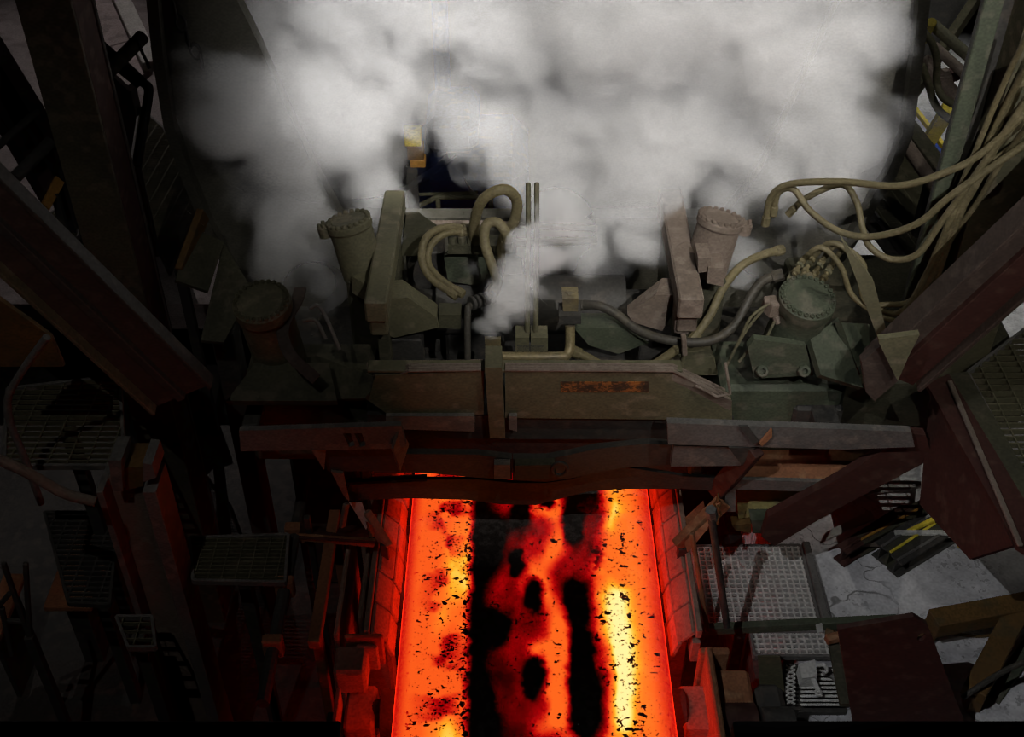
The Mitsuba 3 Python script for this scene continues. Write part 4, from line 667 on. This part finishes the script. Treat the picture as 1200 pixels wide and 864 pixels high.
# rusty pans below the left gratings
for i, (z, lim, lab) in enumerate(((-1.2, (50, 145, 600, 712), 'rusty pan lying below the black grating at the lower left'), (-1.2, (-30, 30, 672, 752), 'rusty pan behind the dark bars at the left edge'))):
    u0, u1, v0, v1 = lim; c0_, c1_ = at(u0, v1, z=z), at(u1, v0, z=z)
    t = thing('rusty_pan', lab, 'pan', 'rusty pans on the left'); part(t, 'pan', bx(c0_[0], c1_[0], c0_[1], c1_[1], z-.05, z), 'rust'); part(t, 'stand', bx(c0_[0]+.1, c1_[0]-.1, c0_[1]+.1, c1_[1]-.1, -2.0, z-.05), 'steel_dark')
t = thing('bar_screen', 'dark barred screen in front of the rusty pan at the left edge', 'screen')
for a, b in (((-12, 722), (12, 695)), ((2, 712), (14, 768)), ((8, 727), (28, 729)), ((30, 660), (36, 765)), ((4, 660), (34, 745))): part(t, 'bar', bar(at(*a, y=4.75), at(*b, y=4.75), .03, .03), 'steel_dark')
part(t, 'post', bar(at(34, 745, y=4.75), at(34, 745, y=4.75)*[1, 1, 0]+[0, 0, -2.], .06, .06), 'steel_dark')

# ------------------------------------------------------------------ steam
def steam(name, label, puffs, sigma, cell, seed, fine, gain=2.6, thr=.34, hull=1.12):
    """puffs: (px, py, distance y, radius, weight): a cloud of soft balls broken up by noise; its skin is their inflated union"""
    C = np.array([at(a, b, y=y) for a, b, y, r, w in puffs]); R = np.array([q[3] for q in puffs]); W = np.array([q[4] for q in puffs])
    lo, hi = (C-R[:, None]*1.15).min(0), (C+R[:, None]*1.15).max(0); n = np.ceil((hi-lo)/cell).astype(int)
    g = np.stack(np.meshgrid(*[lo[i]+(np.arange(n[i])+.5)*(hi-lo)[i]/n[i] for i in range(3)], indexing='ij'), -1)
    warp = np.stack([meshkit.fbm(g*2.2+11*i, 3, seed+i) for i in range(3)], -1)-.5; gw = g+warp*.75*min(1, R.mean()/.5)
    f = np.zeros(g.shape[:3])
    for c, r, w in zip(C, R, W):
        d = np.linalg.norm(gw-c, axis=-1)/r; f = np.maximum(f, w*np.clip(1.25*(1-d), 0, 1)) if w > 0 else f*(1-np.clip(-w*1.6*(1-d), 0, 1))
    b = 1-np.abs(2*meshkit.fbm(gw*fine, 4, seed+20)-1); s = meshkit.fbm(g*fine*2.1+3*warp, 4, seed+40)
    q = f-thr*(1.3-.8*b)-1.35*(s-.5)*np.clip(1.35-f, .3, 1)
    d = np.clip(q*gain, 0, 1)**1.3*(f > .015)
    sk = m3.Manifold()
    for c, r, w in zip(C, R, W):
        if w > 0: sk = sk + m3.Manifold.sphere(float(r*hull), 32).translate([float(v) for v in c])
    grid = mi.VolumeGrid(np.ascontiguousarray(np.transpose(d*sigma, (2, 1, 0))[..., None].astype(np.float32)))
    k = thing(name, label, 'steam', kind='stuff')
    scene[k] = {**mikit.ply(sk, None), 'bsdf': {'type': 'null'}, 'interior': {'type': 'heterogeneous', 'albedo': {'type': 'constvolume', 'value': rgb(.995, .994, .993)},
        'sigma_t': {'type': 'gridvolume', 'grid': grid, 'filter_type': 'trilinear', 'to_world': T().translate(lo.tolist()).scale((hi-lo).tolist())}}}
    return d, n
PUFFS = [(265, 125, 6.75, .42, .95), (300, 185, 6.7, .5, 1), (352, 238, 6.6, .42, 1), (392, 175, 6.7, .55, 1), (442, 225, 6.6, .34, .9), (330, 70, 7.4, .6, .95), (420, 80, 7.5, .8, 1), (400, 0, 7.8, .9, 1), (340, -60, 8, .9, 1),
         (520, 10, 7.6, .8, 1), (620, -30, 7.8, 1.0, 1), (640, 70, 7.3, .75, 1), (600, 150, 7.0, .42, 1), (650, 180, 6.8, .55, 1), (760, 60, 7.2, .95, 1), (740, 120, 6.75, .4, 1), (660, 110, 6.8, .35, 1), (750, 170, 6.8, .7, 1), (860, 110, 7.0, .8, 1), (900, 20, 7.2, 1.0, 1), (965, 120, 6.75, .58, .95), (945, 195, 6.6, .42, .8), (850, 215, 6.6, .48, 1),
         (720, 250, 6.5, .42, 1), (680, 300, 6.3, .34, .8), (755, 305, 6.1, .34, .7), (1000, 40, 6.9, .55, .9), (760, -60, 7.6, 1.1, 1), (1020, 10, 6.85, .36, .6), (640, 250, 6.5, .3, .9), (560, 190, 7.0, .2, .6), (500, 70, 7.6, .5, .7), (925, 258, 6.3, .26, .55), (360, 305, 6.2, .3, .5), (330, 265, 6.5, .34, .8), (460, 140, 6.9, .4, .9), (560, 90, 7.4, .5, .8), (560, 320, 5.95, .14, .5), (370, 350, 5.75, .2, .42), (395, 385, 5.6, .14, .42),
         (700, 130, 6.9, .6, 1), (800, 150, 6.8, .6, 1), (700, 20, 7.1, .7, 1), (830, 40, 7.1, .8, 1), (900, 150, 6.75, .5, .9), (365, 140, 6.75, .4, .9), (975, 215, 6.55, .3, .45), (880, 290, 6.2, .25, .4), (240, 170, 6.75, .3, .45),
         (985, 140, 6.72, .62, .66), (955, 60, 6.8, .6, .8), (930, 235, 6.6, .5, .5), (1010, 60, 6.8, .42, .6), (700, 300, 6.3, .35, .5), (275, 150, 6.7, .55, .72), (330, 220, 6.55, .5, .85), (345, 290, 6.3, .42, .5),
         (515, 88, 7.0, .32, -.65), (482, 175, 6.6, .24, -1.3), (518, 205, 6.9, .34, -1.3)]
steam('steam_cloud', 'great white cloud of steam billowing over the stand and out of the hood window', PUFFS, 10.0, .03, 7, 1.7, 2.0, .36)
JET = [(566, 388, 5.5, .11, .9), (586, 372, 5.5, .15, 1), (602, 348, 5.55, .18, 1), (616, 322, 5.6, .19, 1), (634, 296, 5.66, .2, 1), (652, 266, 5.7, .2, .9)]
steam('steam_jet', 'narrow white jet of steam leaning up right of the dark upright pipe', JET, 22.0, .016, 17, 4.5, 2.0, .34)
